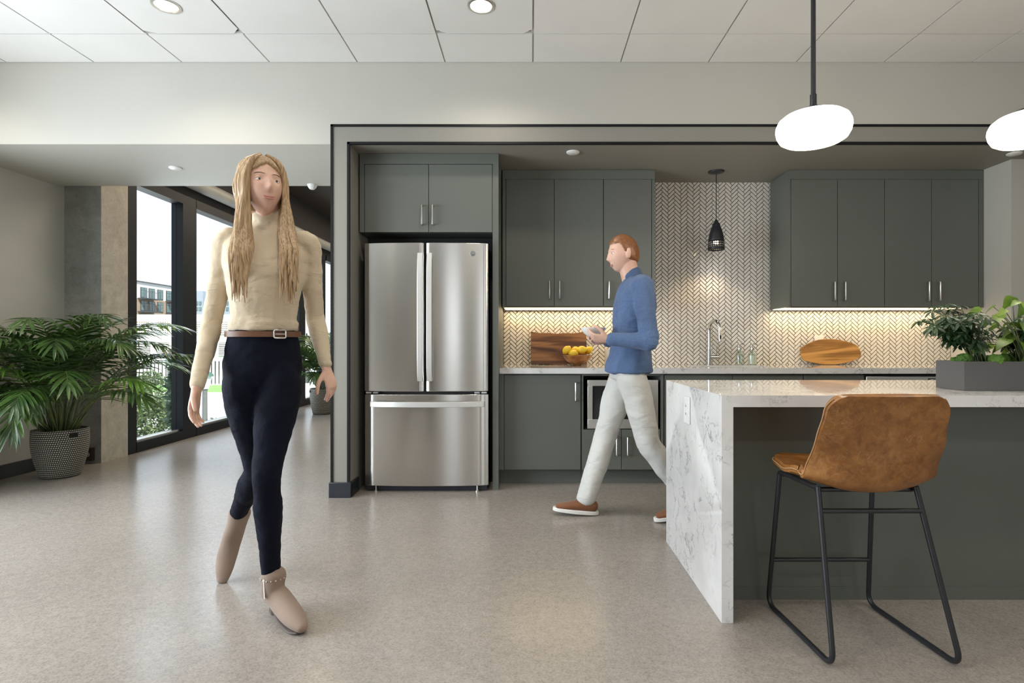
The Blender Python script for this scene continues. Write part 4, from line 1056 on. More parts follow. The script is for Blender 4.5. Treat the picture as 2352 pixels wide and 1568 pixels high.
# shrubs and trees below the windows
def foliage(b,c,rx,ry,rz,n,size,rnd,hole=0):
    for k in range(n):
        while True:
            q=Vector((rnd.uniform(-1,1),rnd.uniform(-1,1),rnd.uniform(-1,1)))
            if .35<q.length<1 and noise.noise(q*2.3+Vector(c))>-.22+hole: break
        p=Vector(c)+Vector((q.x*rx,q.y*ry,q.z*rz)); d=Vector((rnd.gauss(0,1),rnd.gauss(0,1),rnd.gauss(0,.7))).normalized(); nn=Vector((rnd.gauss(0,1),rnd.gauss(0,1),rnd.gauss(0,1)+.7)).normalized()
        leafpatch(b,p,d,nn,size*rnd.uniform(.7,1.2),size*.6,[.2,1,.75,.02],1,.1,.2)
def shrub(name,lab,cat,px_,Y,y0,y1,wpx,n,size,mat,seed,hole=0,group=None):
    rnd=random.Random(seed); zt0=PZ(y0,Y); zb_=PZ(y1,Y); c=Vector((PX(px_,Y),Y,(zt0+zb_)/2)); r=thing(name,lab,cat,(c.x,c.y,-4),group)
    b=B(); tube(b,[(c.x,c.y,-4),(c.x+.05,c.y,-2.5),(c.x,c.y,zb_+.2)],[.07,.05,.03],8)
    for k in range(9):
        a=rnd.uniform(0,2*PI); tube(b,[(c.x,c.y,zb_+.05),(c.x+.4*wpx*Y/F*math.cos(a),c.y+.4*wpx*Y/F*math.sin(a),c.z+rnd.uniform(-.2,.5)*(zt0-zb_)*.5)],[.02,.006],6)
    finish('trunk',b,M_stem,r)
    b=B(); foliage(b,c,wpx/2*Y/F,wpx/2*Y/F,(zt0-zb_)/2,n,size,rnd,hole); finish('foliage',b,[M_stem,mat],r,smooth=False)
shrub('shrub','grey-green leafy bush just outside, low in the first window','shrub',352,12,905,1040,95,2600,.075,M_tree,1,.02,'shrubs outside')
shrub('shrub','bushy pale treetop outside, halfway up the left of the first window','shrub',345,22,850,960,80,1700,.12,M_tree,2,.05,'shrubs outside')
shrub('climbing_plant','dark round-leaved climber outside against the first black window post','climbing plant',404,9,800,1030,34,750,.11,M_ivy,3,.04)
shrub('shrub','low shrub outside along the bottom of the second window','shrub',500,14,960,1010,120,900,.08,M_ivy,4,.1,'shrubs outside')
# white brick building seen through the far window
b=B(); YBk=13.5
r=thing('brick_building','white-painted brick building close outside the far passage window','building',(-7.5,20,-4))
m,nt,bs=newmat('white_brick'); tcv=coords(nt,(1,1,1)); bk=N(nt,'ShaderNodeTexBrick'); mp=N(nt,'ShaderNodeCombineXYZ'); sp_=N(nt,'ShaderNodeSeparateXYZ'); L(nt,tcv,sp_.inputs[0]); L(nt,math_(nt,'ADD',sp_.outputs[0],sp_.outputs[1]),mp.inputs[0]); L(nt,sp_.outputs[2],mp.inputs[1]); L(nt,mp.outputs[0],bk.inputs['Vector'])
bk.inputs['Color1'].default_value=(.62,.64,.66,1); bk.inputs['Color2'].default_value=(.52,.54,.57,1); bk.inputs['Mortar'].default_value=(.33,.35,.37,1); bk.inputs['Scale'].default_value=1.6; L(nt,bk.outputs[0],bs.inputs['Base Color'])
finish('wall',bx(PX(712,24),PX(745,24),24,40,-4,9),m,r,smooth=False)
# ------------------------------------------------------------------ people
V=Vector
def ell(b,rings,seg=24):
    """closed loft through rings (centre, half-axis u, half-axis v)"""
    out=[]
    for c,u,v in rings:
        out.append([b.verts.new(c+u*math.cos(2*PI*k/seg)+v*math.sin(2*PI*k/seg)) for k in range(seg)])
    for i in range(len(out)-1):
        for k in range(seg): b.faces.new([out[i][k],out[i][(k+1)%seg],out[i+1][(k+1)%seg],out[i+1][k]])
    b.faces.new(list(reversed(out[0]))); b.faces.new(out[-1])
def limb(b,pts,seg=20,hint=V((0,1,0)),n=5,inf=0.0,flare=None):
    """pts: (x,y,z,ra,rb) - ra across the hint axis, rb along it"""
    q=crom(pts,n); P_=[V(p[:3]) for p in q]; rings=[]
    for i,p in enumerate(q):
        T=(P_[min(len(q)-1,i+1)]-P_[max(0,i-1)]).normalized()
        w=hint-T*hint.dot(T); w.normalize(); u=T.cross(w)
        rings.append((P_[i],u*(p[3]+inf),w*(p[4]+inf)))
    # rounded ends
    def endcap(r0,T,s):
        out=[]
        for k in (1,2,3):
            a=k/3*PI/2*.93; out.append((r0[0]+T*s*math.sin(a)*min(r0[1].length,r0[2].length)*.8,r0[1]*math.cos(a),r0[2]*math.cos(a)))
        return out
    T0=(P_[1]-P_[0]).normalized(); T1=(P_[-1]-P_[-2]).normalized()
    rings=list(reversed(endcap(rings[0],T0,-1)))+rings+endcap(rings[-1],T1,1)
    ell(b,rings,seg)
def torso(b,rings,f,inf=0,n=4,seg=28):
    """rings (x,y,z,half width,half depth,yaw offset) stacked upwards; f = facing"""
    q=crom(rings,n); out=[]
    for p in q:
        a=p[5]; ff=V((f.x*math.cos(a)-f.y*math.sin(a),f.x*math.sin(a)+f.y*math.cos(a),0)).normalized(); rt=ff.cross(V((0,0,1)))
        out.append((V(p[:3]),rt*(p[3]+inf),ff*(p[4]+inf)))
    # close gently
    c,u,v=out[0]; out.insert(0,(c-V((0,0,.012)),u*.7,v*.7)); c,u,v=out[-1]; out.append((c+V((0,0,.012)),u*.7,v*.7))
    ell(b,out,seg)
def head(b,c,f,up,s=1.0,fem=True):
    """face with brow, sockets, nose, mouth and chin; c = centre of the skull"""
    f=f.normalized(); up=(up-f*up.dot(f)).normalized(); rt=f.cross(up)
    nu_,nv_=56,44; rows=[]
    g=lambda x,m,sg: math.exp(-((x-m)/sg)**2)
    for j in range(nv_+1):
        ph=-PI/2+PI*j/nv_; row=[]
        for i in range(nu_):
            th=2*PI*i/nu_; X=math.cos(ph)*math.sin(th); Y=math.cos(ph)*math.cos(th); Z=math.sin(ph)
            w,d_,h_=.074,.094,.112
            x=X*w; y=Y*d_; z=Z*h_
            if z<0:
                k=min(1,-z/h_); x*=1-.34*k**1.6; 
                if y>0:
                    cp=max(1e-4,math.cos(ph)); y=d_*math.cos(th)*cp**(1-.45*k)*(1-.10*k)+.008*k*abs(Y)
                    x=math.sin(th)*cp**(1-.22*k)*w*(1-.34*k**1.6)
                else: y*=1-.30*k
            else: y-=.010*max(0,-Y)*0; 
            if y>0:
                fr=Y
                y-=.006*fr*g(z,.02,.05)              # flatten the face
                y+=fr*.0195*g(x,0,.0088)*(g(z,-.030,.012)+.62*g(z,-.012,.018)+.25*g(z,.006,.015))  # nose
                y+=fr*.004*g(abs(x),.011,.006)*g(z,-.036,.007)   # nostril wings
                y-=fr*.009*g(abs(x),.031,.014)*g(z,.006,.011)  # sockets
                y+=fr*(.004 if fem else .007)*g(abs(x),.028,.022)*g(z,.026,.008)   # brow
                y+=fr*.0065*g(x,0,.022)*(g(z,-.061,.0065)+.9*g(z,-.073,.0065))-fr*.003*g(z,-.067,.003)*g(x,0,.022)  # lips
                y+=fr*.007*g(x,0,.020)*g(z,-.098,.013)  # chin
                y+=fr*.003*g(abs(x),.040,.016)*g(z,-.028,.018)  # cheeks
            row.append(b.verts.new(c+(rt*x+f*y+up*z)*s))
        rows.append(row)
    for j in range(nv_):
        for i in range(nu_):
            b.faces.new([rows[j][i],rows[j][(i+1)%nu_],rows[j+1][(i+1)%nu_],rows[j+1][i]])
    bmesh.ops.remove_doubles(b,verts=sum(rows[:1]+rows[-1:],[]),dist=1e-4)
    for sd in (-1,1):   # ears
        cc=c+(rt*sd*.075+up*-.008-f*.010)*s
        rings=[]
        for k in range(7):
            t=k/6; zz=-.030+.060*t; rr=.5+.5*math.sin(PI*t); rings.append((cc+(up*zz-f*.006*t+rt*sd*.004*math.sin(PI*t))*s,f*(.013*rr+.003)*s,rt*(.0055)*s))
        ell(b,rings,12)
def face_parts(root,c,f,up,s=1.0,brow=None):
    f=f.normalized(); up=(up-f*up.dot(f)).normalized(); rt=f.cross(up)
    for sd in (-1,1):
        e=c+(rt*sd*.0315+up*.005+f*.0660)*s
        b=B(); bmesh.ops.create_uvsphere(b,u_segments=18,v_segments=12,radius=.0125*s); bmesh.ops.translate(b,verts=b.verts,vec=e); o=finish('eye',b,M_eye,root)
        b=B(); bmesh.ops.create_uvsphere(b,u_segments=14,v_segments=10,radius=.0062*s); bmesh.ops.translate(b,verts=b.verts,vec=e+f*.0072*s-up*.0008); finish('iris',b,M_iris,o)
        # lids: skin shells over the top and bottom of the eyeball
        b=B(); rws=[]
        for jj in range(7):
            row=[]
            for ii in range(13):
                th=-PI*.5+PI*ii/12; el=math.radians(20)+(math.radians(88)-math.radians(20))*jj/6-.25*abs(math.sin(th))*(1-jj/6)
                row.append(b.verts.new(e+(f*math.cos(el)*math.cos(th)+rt*math.cos(el)*math.sin(th)+up*math.sin(el))*.0137*s))
            rws.append(row)
        for jj in range(6):
            for ii in range(12): b.faces.new([rws[jj][ii],rws[jj][ii+1],rws[jj+1][ii+1],rws[jj+1][ii]])
        finish('eyelid',b,M_skin,root,solid=.0012)
        b=B(); rws=[]
        for jj in range(5):
            row=[]
            for ii in range(13):
                th=-PI*.5+PI*ii/12; el=-math.radians(30)-(math.radians(55))*jj/4+.2*abs(math.sin(th))*(1-jj/4)
                row.append(b.verts.new(e+(f*math.cos(el)*math.cos(th)+rt*math.cos(el)*math.sin(th)+up*math.sin(el))*.0132*s))
            rws.append(row)
        for jj in range(4):
            for ii in range(12): b.faces.new([rws[jj][ii],rws[jj][ii+1],rws[jj+1][ii+1],rws[jj+1][ii]])
        finish('eyelid',b,M_skin,root,solid=.001)
        pts=[]; 
        for k in range(9):
            t=k/8; x=.013+.034*t; pts.append(c+(rt*sd*x+up*(.0235+.005*math.sin(PI*t*.8))+f*(.0870-.55*x*x/.074-.10*x+.002))*s)
        finish('eyebrow',tube(B(),pts,[.0010+.0010*math.sin(PI*k/8) for k in range(9)],8),brow or M_brow,root)
    b=B()
    for z0,w,h_ in ((-.0628,.0205,.0024),(-.0705,.018,.0032)):
        pts=[c+(rt*w*math.cos(PI*k/10)*1.0+up*(z0+(.0012*math.cos(2*PI*k/10) if z0>-.065 else 0))+f*(.0845-.0060*(math.cos(PI*k/10))**2)+up*.0025*(math.cos(PI*k/10))**2)*s for k in range(11)]
        tube(b,pts,[.0012+h_*.8*math.sin(PI*k/10) for k in range(11)],8)
    finish('lips',b,M_lip,root)
def hand(b,wr,d,palm_n,side,curl,s=1.0,spread=.12,inf=0):
    """wr wrist, d finger direction, palm_n out of the palm, side = thumb direction"""
    d=d.normalized(); palm_n=(palm_n-d*palm_n.dot(d)).normalized(); sd=d.cross(palm_n); 
    if sd.dot(side)<0: sd=-sd
    limb(b,[(*(wr-d*.02*s),.023*s,.019*s),(*(wr+d*.02*s),.030*s,.016*s),(*(wr+d*.055*s),.039*s,.0145*s),(*(wr+d*.085*s),.040*s,.0125*s)],16,palm_n,3)
    Ls=(.066,.076,.071,.056)
    for k in range(4):
        o=(1.5-k)*.0195*s; base=wr+d*(.082-.004*abs(k-1.2))*s+sd*o; dd=(d+sd*(1.5-k)*spread*.5).normalized(); L_=Ls[k]*s; q=[base-dd*.012*s,base]; ax=dd; ang=0
        p=base; cu=curl*(1+.12*k)
        for seg_,fr_ in enumerate((.44,.30,.26)):
            ang+=cu*(1,1.15,.7)[seg_]
            v=dd*math.cos(ang)+palm_n*math.sin(ang); p=p+v*L_*fr_; q.append(p)
        rr=[.0088,.0086,.0082,.0074,.0062]
        limb(b,[(*a,r_*s,r_*s) for a,r_ in zip(q,rr)],10,palm_n,3)
    tb=wr+d*.022*s+sd*.026*s+palm_n*.006*s
    t1=tb+(sd*.72+d*.62+palm_n*.30).normalized()*.040*s; t2=t1+(d*.85+sd*.28+palm_n*(.25+curl*.5)).normalized()*.030*s; t3=t2+(d*.92+palm_n*(.2+curl*.6)).normalized()*.024*s
    limb(b,[(*(wr+d*.01*s+sd*.012*s),.014*s,.013*s),(*tb,.0135*s,.0125*s),(*t1,.0102*s,.0098*s),(*t2,.0094*s,.009*s),(*t3,.0078*s,.0074*s)],12,palm_n,3)
def remesh(o,vox,it=3,fac=.5):
    m=o.modifiers.new('remesh','REMESH'); m.mode='VOXEL'; m.voxel_size=vox; m.use_smooth_shade=True
    s=o.modifiers.new('smooth','SMOOTH'); s.factor=fac; s.iterations=it
def wrinkle(o,strength,scale,seed=0):
    tx_=bpy.data.textures.new('folds','CLOUDS'); tx_.noise_scale=scale; tx_.noise_depth=2
    m=o.modifiers.new('folds','DISPLACE'); m.texture=tx_; m.strength=strength; m.mid_level=.5; m.texture_coords='GLOBAL'
# ---------------- woman
wf_=V((.42,-.91,0)).normalized()
HC=V((-1.045,2.165,1.683)); hf=V((.66,-.74,.10)).normalized(); hup=V((-.06,.05,1))
wt=[(-1.073,2.235,.87,.075,.055,0),(-1.073,2.235,.93,.124,.092,0),(-1.073,2.235,.975,.140,.108,0),(-1.07,2.225,1.05,.133,.102,0),(-1.062,2.215,1.135,.117,.088,0),(-1.058,2.21,1.215,.118,.088,0),(-1.052,2.205,1.30,.134,.105,0),(-1.05,2.205,1.37,.146,.112,0),(-1.048,2.21,1.44,.150,.092,0),(-1.048,2.215,1.49,.132,.070,0),(-1.047,2.215,1.53,.078,.054,0)]
SL,SR=V((-.906,2.265,1.482)),V((-1.192,2.185,1.482))     # her left is at the right of the picture
EL,ER=P(724,728,2.36),P(487,738,2.20)
WL,WR_=P(748,840,2.33),P(452,890,2.06)
def arm(b,S,E,W,f,inf=0,cut=1.0,inner=V((0,0,0))):
    s0=S.lerp(inner,.35) if inner.length else S
    pts=[(*(S+(inner-S)*.45),.040,.046),(*S,.041,.046),(*S.lerp(E,.30),.040,.041),(*S.lerp(E,.75),.033,.035),(*E,.031,.033),(*E.lerp(W,.22),.033,.033),(*E.lerp(W,.6),.027,.027),(*E.lerp(W,cut),.0205,.024)]
    limb(b,pts,20,f,5,inf)
inn=V((-1.048,2.22,1.47))
KL,KR=P(612,1088,2.12),P(592,1075,2.34)
AL,AR=P(623,1325,2.195),P(543,1188,2.56)
def leg(b,hip,K,A,f,inf=0,cut=1.0,k=1.0):
    ax=(A-K).normalized(); bk=-f
    pts=[(*(hip+V((0,0,.09))),.058*k,.080*k),(*(hip+V((0,0,.04))),.072*k,.090*k),(*(hip-V((0,0,.01))),.078*k,.092*k),(*hip.lerp(K,.28),.077*k,.088*k),(*hip.lerp(K,.75),.057*k,.060*k),(*K,.049*k,.052*k),(*(K.lerp(A,.15)+bk*.004),.046*k,.050*k),(*(K.lerp(A,.36)+bk*.010),.049*k,.054*k),(*(K.lerp(A,.65)+bk*.006),.039*k,.042*k),(*K.lerp(A,cut),.031*k,.035*k)]
    limb(b,pts,24,f,5,inf)
HL,HR=V((-1.008,2.235,.90)),V((-1.138,2.215,.90))
per=thing('person','woman with long blond hair walking in a cream turtleneck, dark jeans and ankle boots','person',(-1.03,2.25,0))
b=B(); torso(b,wt,wf_,-.012); head(b,HC,hf,hup,.98)
limb(b,[(-1.046,2.222,1.50,.050,.050),(-1.046,2.212,1.56,.047,.048),(-1.046,2.192,1.62,.047,.05),(-1.046,2.18,1.66,.045,.05)],20,wf_,4)
arm(b,SL,EL,WL,wf_,-.007,1.0,inn); arm(b,SR,ER,WR_,wf_,-.007,1.0,inn)
hdL=(P(768,905,2.34)-WL).normalized(); hdR=(P(441,965,2.02)-WR_).normalized()
hand(b,WL+hdL*.012,hdL,V((-.9,.2,0)),V((.2,-.9,0)),.28,.92); hand(b,WR_+hdR*.012,hdR,V((.9,.1,0)),V((.3,-.9,0)),.22,.92)
leg(b,HL,KL,AL,wf_,-.008); leg(b,HR,KR,AR,wf_,-.008)
ftL0,ftL1=V((-1.025,2.235,.075)),V((-.885,2.105,.030))
limb(b,[(*AL,.03,.034),(*(AL+V((0,0,-.06))),.026,.030),(-.985,2.18,.082,.024,.024),(-.93,2.138,.052,.024,.018),(-.885,2.095,.040,.018,.012)],18,V((.6,-.6,.3)).normalized(),4)
limb(b,[(*AR,.026,.028),(*P(534,1235,2.572),.022,.024),(*P(523,1275,2.55),.022,.022),(*P(514,1315,2.515),.018,.014)],18,V((.1,-.9,.3)).normalized(),4)
o=finish('body',b,M_skin,per); remesh(o,.0042,2)
face_parts(per,HC,hf,hup,.98)
# sweater
b=B(); torso(b,[r for r in wt if r[2]>1.10],wf_,.004); 
arm(b,SL,EL,WL,wf_,.005,.97,inn); arm(b,SR,ER,WR_,wf_,.005,.97,inn)
rt_=wf_.cross(V((0,0,1)))
for sd in (-1,1): 
    c=V((-1.05,2.205,1.365))+wf_*.072+rt_*sd*.066
    limb(b,[(*(c+V((0,0,.045))-wf_*.02),.045,.03),(*c,.058,.050),(*(c-V((0,0,.035))-wf_*.012),.045,.036)],16,wf_,4)
limb(b,[(-1.047,2.218,1.50,.078,.062),(-1.047,2.214,1.545,.057,.055),(-1.046,2.207,1.585,.054,.055)],24,wf_,4)
torso(b,[(-1.064,2.217,1.125,.125,.094,0),(-1.062,2.216,1.16,.127,.096,0)],wf_,.002)
o=finish('sweater',b,M_sweater,per); remesh(o,.006,4); wrinkle(o,.011,.06)
# jeans
b=B(); torso(b,[r for r in wt if r[2]<1.14],wf_,.004); leg(b,HL,KL,AL,wf_,.003,1.0); leg(b,HR,KR,AR,wf_,.003,1.0)
o=finish('jeans',b,M_jeans,per); remesh(o,.006,4); wrinkle(o,.008,.05)
# belt and buckle
def band(c,rx,ry,f,z0,z1,th,seg=48):
    b=B(); rt=f.cross(V((0,0,1))); R=[[],[],[],[]]
    for k in range(seg):
        a=2*PI*k/seg; d=rt*math.cos(a)*rx+f*math.sin(a)*ry; n_=d.normalized()
        for i,(q,z) in enumerate(((0,z0),(th,z0),(th,z1),(0,z1))): R[i].append(b.verts.new(c+d+n_*q+V((0,0,z))))
    for i in range(4):
        for k in range(seg): b.faces.new([R[i][k],R[i][(k+1)%seg],R[(i+1)%4][(k+1)%seg],R[(i+1)%4][k]])
    return b
finish('belt',band(V((-1.064,2.217,1.112)),.134,.103,wf_,-.011,.011,.004),simple('brown_belt',(.14,.06,.025),.5),per)
bc=V((-1.064,2.217,1.112))+wf_*.1005+rt_*-.058
rb_=rt_; fb_=wf_; rt_=(rb_*.95+fb_*.31).normalized(); wf_=(fb_*.95-rb_*.31).normalized()
b=B(); 
pts=fillet([bc+rt_*a+V((0,0,z)) for a,z in ((-.022,-.015),(.022,-.015),(.022,.015),(-.022,.015))],.006,3,closed=True)
tube(b,pts,.003,8,closed=True); tube(b,[bc+rt_*-.021,bc+rt_*.018+wf_*.003],.002,8); finish('buckle',b,M_metal,per)
rt_=rb_; wf_=fb_
# boots
def boot(nm,pts,hint,zipp=None,heel=None,sole=None):
    b=B(); limb(b,pts,24,hint,5,0); o=finish(nm,b,M_suede,per); remesh(o,.005,3); return o
boot('boot',[(*P(629,1320,2.19),.046,.049),(*P(626,1345,2.19),.042,.047),(-1.022,2.195,.105,.040,.050),(-.985,2.180,.078,.042,.050),(-.94,2.145,.056,.043,.043),(-.90,2.108,.043,.042,.034),(-.868,2.076,.035,.034,.026),(-.843,2.052,.029,.022,.018)],V((.45,-.45,.6)).normalized())
b=B(); limb(b,[(-1.030,2.235,.066,.030,.006),(-.99,2.197,.050,.034,.006),(-.945,2.152,.018,.038,.006),(-.905,2.113,.0075,.037,.006),(-.872,2.080,.0075,.033,.006),(-.852,2.060,.010,.020,.005)],20,V((0,0,1)),5); finish('boot_sole',b,M_sole,per)
hb=B(); prism(hb,[(-1.052,2.235),(-1.035,2.262),(-1.005,2.250),(-.985,2.222),(-1.0,2.198),(-1.03,2.205)],.0,.062); finish('boot_heel',hb,M_sole,per,bevel=.004)
sb=B()
for k in range(11):
    a=PI*(k/10)*1.15-.1; c=P(629,1324,2.19)+V((math.cos(a)*.0475,-math.sin(a)*.0475,0)); bmesh.ops.create_icosphere(sb,subdivisions=1,radius=.0035,matrix=Matrix.Translation(c))
finish('boot_stud',sb,M_metal,per)
finish('boot_zip',tube(B(),[P(606,1330,2.15),P(608,1375,2.145)],.003,6),M_metal,per)
boot('boot',[(*P(551,1176,2.55),.046,.050),(*P(543,1205,2.56),.040,.046),(*P(533,1238,2.575),.040,.052),(*P(522,1275,2.55),.043,.038),(*P(515,1308,2.52),.037,.027),(*P(511,1333,2.505),.024,.017)],V((.1,-.8,.5)).normalized())
b=B(); hs=P(528,1232,2.62); limb(b,[(*hs,.022,.022),(*(hs+V((-.02,.045,.0))),.017,.017)],12,V((0,0,1)),3); finish('boot_heel',b,M_sole,per)
# hair: cap plus long locks falling to the chest
hfn=hf; hr=hfn.cross(hup).normalized(); hu=hup.normalized()
b=B(); rows=[]; s=.98
for j in range(23):
    ph=-.95+(PI/2+.95)*j/22; row=[]
    for i in range(48):
        th=2*PI*i/48; X=math.cos(ph)*math.sin(th); Y=math.cos(ph)*math.cos(th); Z=math.sin(ph)
        x=X*.082; y=Y*.106-.006; z=Z*.123+.002
        # open over the face
        if Y>0: 
            lim=.075-.6*abs(x)
            if z<lim: 
                k=min(1,(lim-z)/.02); y-=k*(.052*(Y**.5)) ; x*=1-.06*k
        row.append(b.verts.new(HC+(hr*x+hfn*y+hu*z)*s))
    rows.append(row)
for j in range(22):
    for i in range(48): b.faces.new([rows[j][i],rows[j][(i+1)%48],rows[j+1][(i+1)%48],rows[j+1][i]])
b.faces.new(list(reversed(rows[0])))
rnd=random.Random(7)
for k in range(150):
    side=-1 if k%2 else 1
    back=k>=90
    a0=rnd.uniform(.15,1.05) if not back else rnd.uniform(1.1,PI)
    # root on the scalp at azimuth a0 from the face
    def sc(a,z_,r_=1.0): return HC+(hr*side*math.sin(a)*.081*r_+hfn*(math.cos(a)*.106-.006)*r_+hu*z_)*s
    az=max(.95,a0+.55)
    pts=[HC+(hr*side*.010+hfn*(.04-.12*min(1,a0/PI))+hu*.121)*s, sc(max(a0,.75),.085,.86), sc(az,.03,1.03), sc(az+.1,-.045,1.03)]
    drop=rnd.uniform(.30,.46) if not back else rnd.uniform(.30,.40)
    if not back:
        out=rnd.uniform(.055,.100); fwd=rnd.uniform(.095,.135)
        e1=V((-1.048,2.20,1.50))+rt_*side*(out+.0)+wf_*fwd*.75
        e2=V((-1.048,2.20,1.68-drop))+rt_*side*(out+rnd.uniform(-.01,.02))+wf_*(.138+rnd.uniform(-.012,.01))
    else:
        q=rnd.uniform(-1,1)*.10
        e1=V((-1.048,2.23,1.50))+rt_*side*abs(q)-wf_*.085; e2=V((-1.048,2.23,1.68-drop))+rt_*side*abs(q)-wf_*.105
    pts+= [e1,(e1+e2)/2+rt_*side*rnd.uniform(-.006,.012)+(wf_*.016 if not back else V((0,0,0))),e2]
    w=rnd.uniform(.007,.0125)
    q=[(*p,w*f_,w*.6*f_) for p,f_ in zip(pts,(.45,.8,1,1.15,1.1,.85,.12))]
    limb(b,q,10,hfn if not back else -hfn,5)
o=finish('hair',b,M_blond,per,ang=180)
# ---------------- man
mf=V((-1,0,0)); YM=3.45
def Q(x,y,dy=0): return P(x,y,YM+dy)
mp=thing('person','man in a blue shirt and off-white trousers walking left with a white bowl','person',(.55,3.45,0))
MH=Q(1431,583); mhf=V((-1,-.12,-.10)).normalized(); mhu=V((-.10,0,1))
mt=[(.600,YM,.885,.160,.112,0),(.602,YM,.95,.165,.120,0),(.612,YM,1.02,.160,.118,0),(.622,YM,1.10,.158,.114,0),(.632,YM,1.20,.168,.118,0),(.640,YM,1.29,.180,.122,0),(.645,YM,1.37,.188,.112,0),(.645,YM,1.43,.175,.090,0),(.640,YM,1.465,.100,.065,0)]
inm=V((.645,YM,1.40))
S1,S2=V((.650,YM-.185,1.405)),V((.645,YM+.185,1.405))
E1,E2=P(1492,786,3.18),P(1474,788,3.70)
W1,W2=P(1400,779,3.28),P(1392,783,3.55)
def arm2(b,S,E,W,f,inf,cut,inner):
    pts=[(*(S+(inner-S)*.45),.055,.058),(*S,.060,.062),(*S.lerp(E,.35),.052,.054),(*S.lerp(E,.8),.044,.046),(*E,.042,.043),(*E.lerp(W,.25),.043,.043),(*E.lerp(W,.65),.035,.036),(*E.lerp(W,cut),.028,.031)]
    limb(b,pts,20,f,5,inf)
K1,K2=P(1494,1012,3.36),P(1393,1010,3.54); A1,A2=P(1568,1118,3.36),P(1348,1140,3.50)
A1=V((.925,3.36,.165)); A2=V((.352,3.50,.105)); K1=V((.705,3.36,.475)); K2=V((.468,3.53,.475))
H1,H2=V((.605,YM-.085,.90)),V((.590,YM+.085,.90))
b=B(); torso(b,mt,mf,-.012); head(b,MH,mhf,mhu,1.0,False)
limb(b,[(.630,YM,1.43,.058,.060),(.612,YM,1.50,.056,.058),(.594,YM,1.57,.054,.058),(.588,YM,1.61,.05,.055)],20,mf,4)
arm2(b,S1,E1,W1,V((0,0,1)),-.008,1,inm); arm2(b,S2,E2,W2,V((0,0,1)),-.008,1,inm)
hand(b,W1+V((-.005,0,0)),V((-1,.25,.10)),V((.0,.62,.78)),V((0,.6,.8)),.42,1.0); hand(b,W2+V((-.005,0,0)),V((-1,-.15,.05)),V((.0,-.62,.78)),V((0,-.6,.8)),.42,1.0)
leg(b,H1,K1,A1,mf,-.01,1.0,1.05); leg(b,H2,K2,A2,mf,-.01,1.0,1.05)
limb(b,[(*A1,.034,.036),(.935,3.36,.13,.030,.034),(.87,3.36,.078,.026,.018),(.805,3.355,.058,.022,.010)],18,V((0,0,1)),4)
limb(b,[(*A2,.034,.036),(.365,3.50,.085,.030,.032),(.28,3.49,.064,.026,.018),(.20,3.49,.064,.022,.010)],18,V((0,0,1)),4)
o=finish('body',b,M_skin,mp); remesh(o,.0045,2)
face_parts(mp,MH,mhf,mhu,1.0,simple('brow_auburn',(.16,.07,.03),.8))
b=B(); torso(b,[(.602,YM,.897,.186,.140,0),(.602,YM,.925,.184,.138,0)]+[r for r in mt if r[2]>.98],mf,.008)
arm2(b,S1,E1,W1,V((0,0,1)),.008,.97,inm); arm2(b,S2,E2,W2,V((0,0,1)),.008,.97,inm)
limb(b,[(.640,YM,1.44,.085,.078),(.626,YM,1.478,.064,.064)],20,mf,4)
o=finish('shirt',b,M_shirt,mp); remesh(o,.007,4); wrinkle(o,.018,.08)
b=B(); limb(b,[(.630,YM,1.470,.066,.066),(.620,YM,1.505,.062,.064)],24,mf,3,); o=finish('collar',b,M_shirt,mp); remesh(o,.006,2)
b=B(); torso(b,[(.600,YM,.86,.150,.105,0)]+[r for r in mt if r[2]<1.0],mf,.002)
def tleg(b,hip,K,A):
    pts=[(*(hip+V((0,0,.03))),.075,.085),(*(hip-V((0,0,.03))),.090,.100),(*hip.lerp(K,.4),.088,.098),(*hip.lerp(K,.8),.076,.084),(*K,.072,.079),(*K.lerp(A,.3),.069,.077),(*K.lerp(A,.7),.063,.070),(*K.lerp(A,1.0),.060,.068)]
    limb(b,pts,24,V((0,1,0)),5)
tleg(b,H1,K1,A1+V((.012,0,-.02))); tleg(b,H2,K2,A2+V((-.008,0,-.005)))
o=finish('trousers',b,M_chino,mp); remesh(o,.007,4); wrinkle(o,.016,.12)
def shoe(heel,toe,y,lift_t,lift_h):
    """low shoe from heel x to toe x along -x"""
    L_=heel-toe; zz=lambda t: lift_h+(lift_t-lift_h)*t
    b=B(); limb(b,[(heel-.034,y,zz(.1)+.052,.038,.036),(heel-.060,y,zz(.2)+.054,.041,.040),(heel-L_*.45,y,zz(.45)+.047,.043,.033),(heel-L_*.72,y,zz(.72)+.035,.043,.022),(heel-L_*.90,y,zz(.9)+.030,.034,.015)],24,V((0,0,1)),5)
    o=finish('shoe',b,M_shoe,mp); remesh(o,.005,3)
    pts=[];n=28
    for k in range(n):
        a=2*PI*k/n; c,s_=math.cos(a),math.sin(a); xx=L_/2*c; w=.046*(1-.12*(c>0)*c)
        pts.append((xx,math.copysign(abs(s_)**.75,s_)*w))
    b=B(); prism(b,pts,-.012,.012); ang=math.atan2(lift_t-lift_h,L_)
    bmesh.ops.transform(b,matrix=Matrix.Translation(((heel+toe)/2,y,(lift_t+lift_h)/2+.0125))@Matrix.Rotation(ang,4,'Y'),verts=b.verts)
    finish('shoe_sole',b,M_solew,mp,bevel=.004)
    b=B()
    for k in range(4):
        xx=heel-L_*(.48+.07*k); z=zz(.5+.07*k)+.080-.011*k; tube(b,[(xx,y-.024,z-.006),(xx,y,z+.002),(xx,y+.024,z-.006)],.0022,6)
    finish('laces',b,M_shoe,mp)
shoe(.425,.135,3.49,.030,.0); shoe(1.005,.735,3.355,.0,.050)
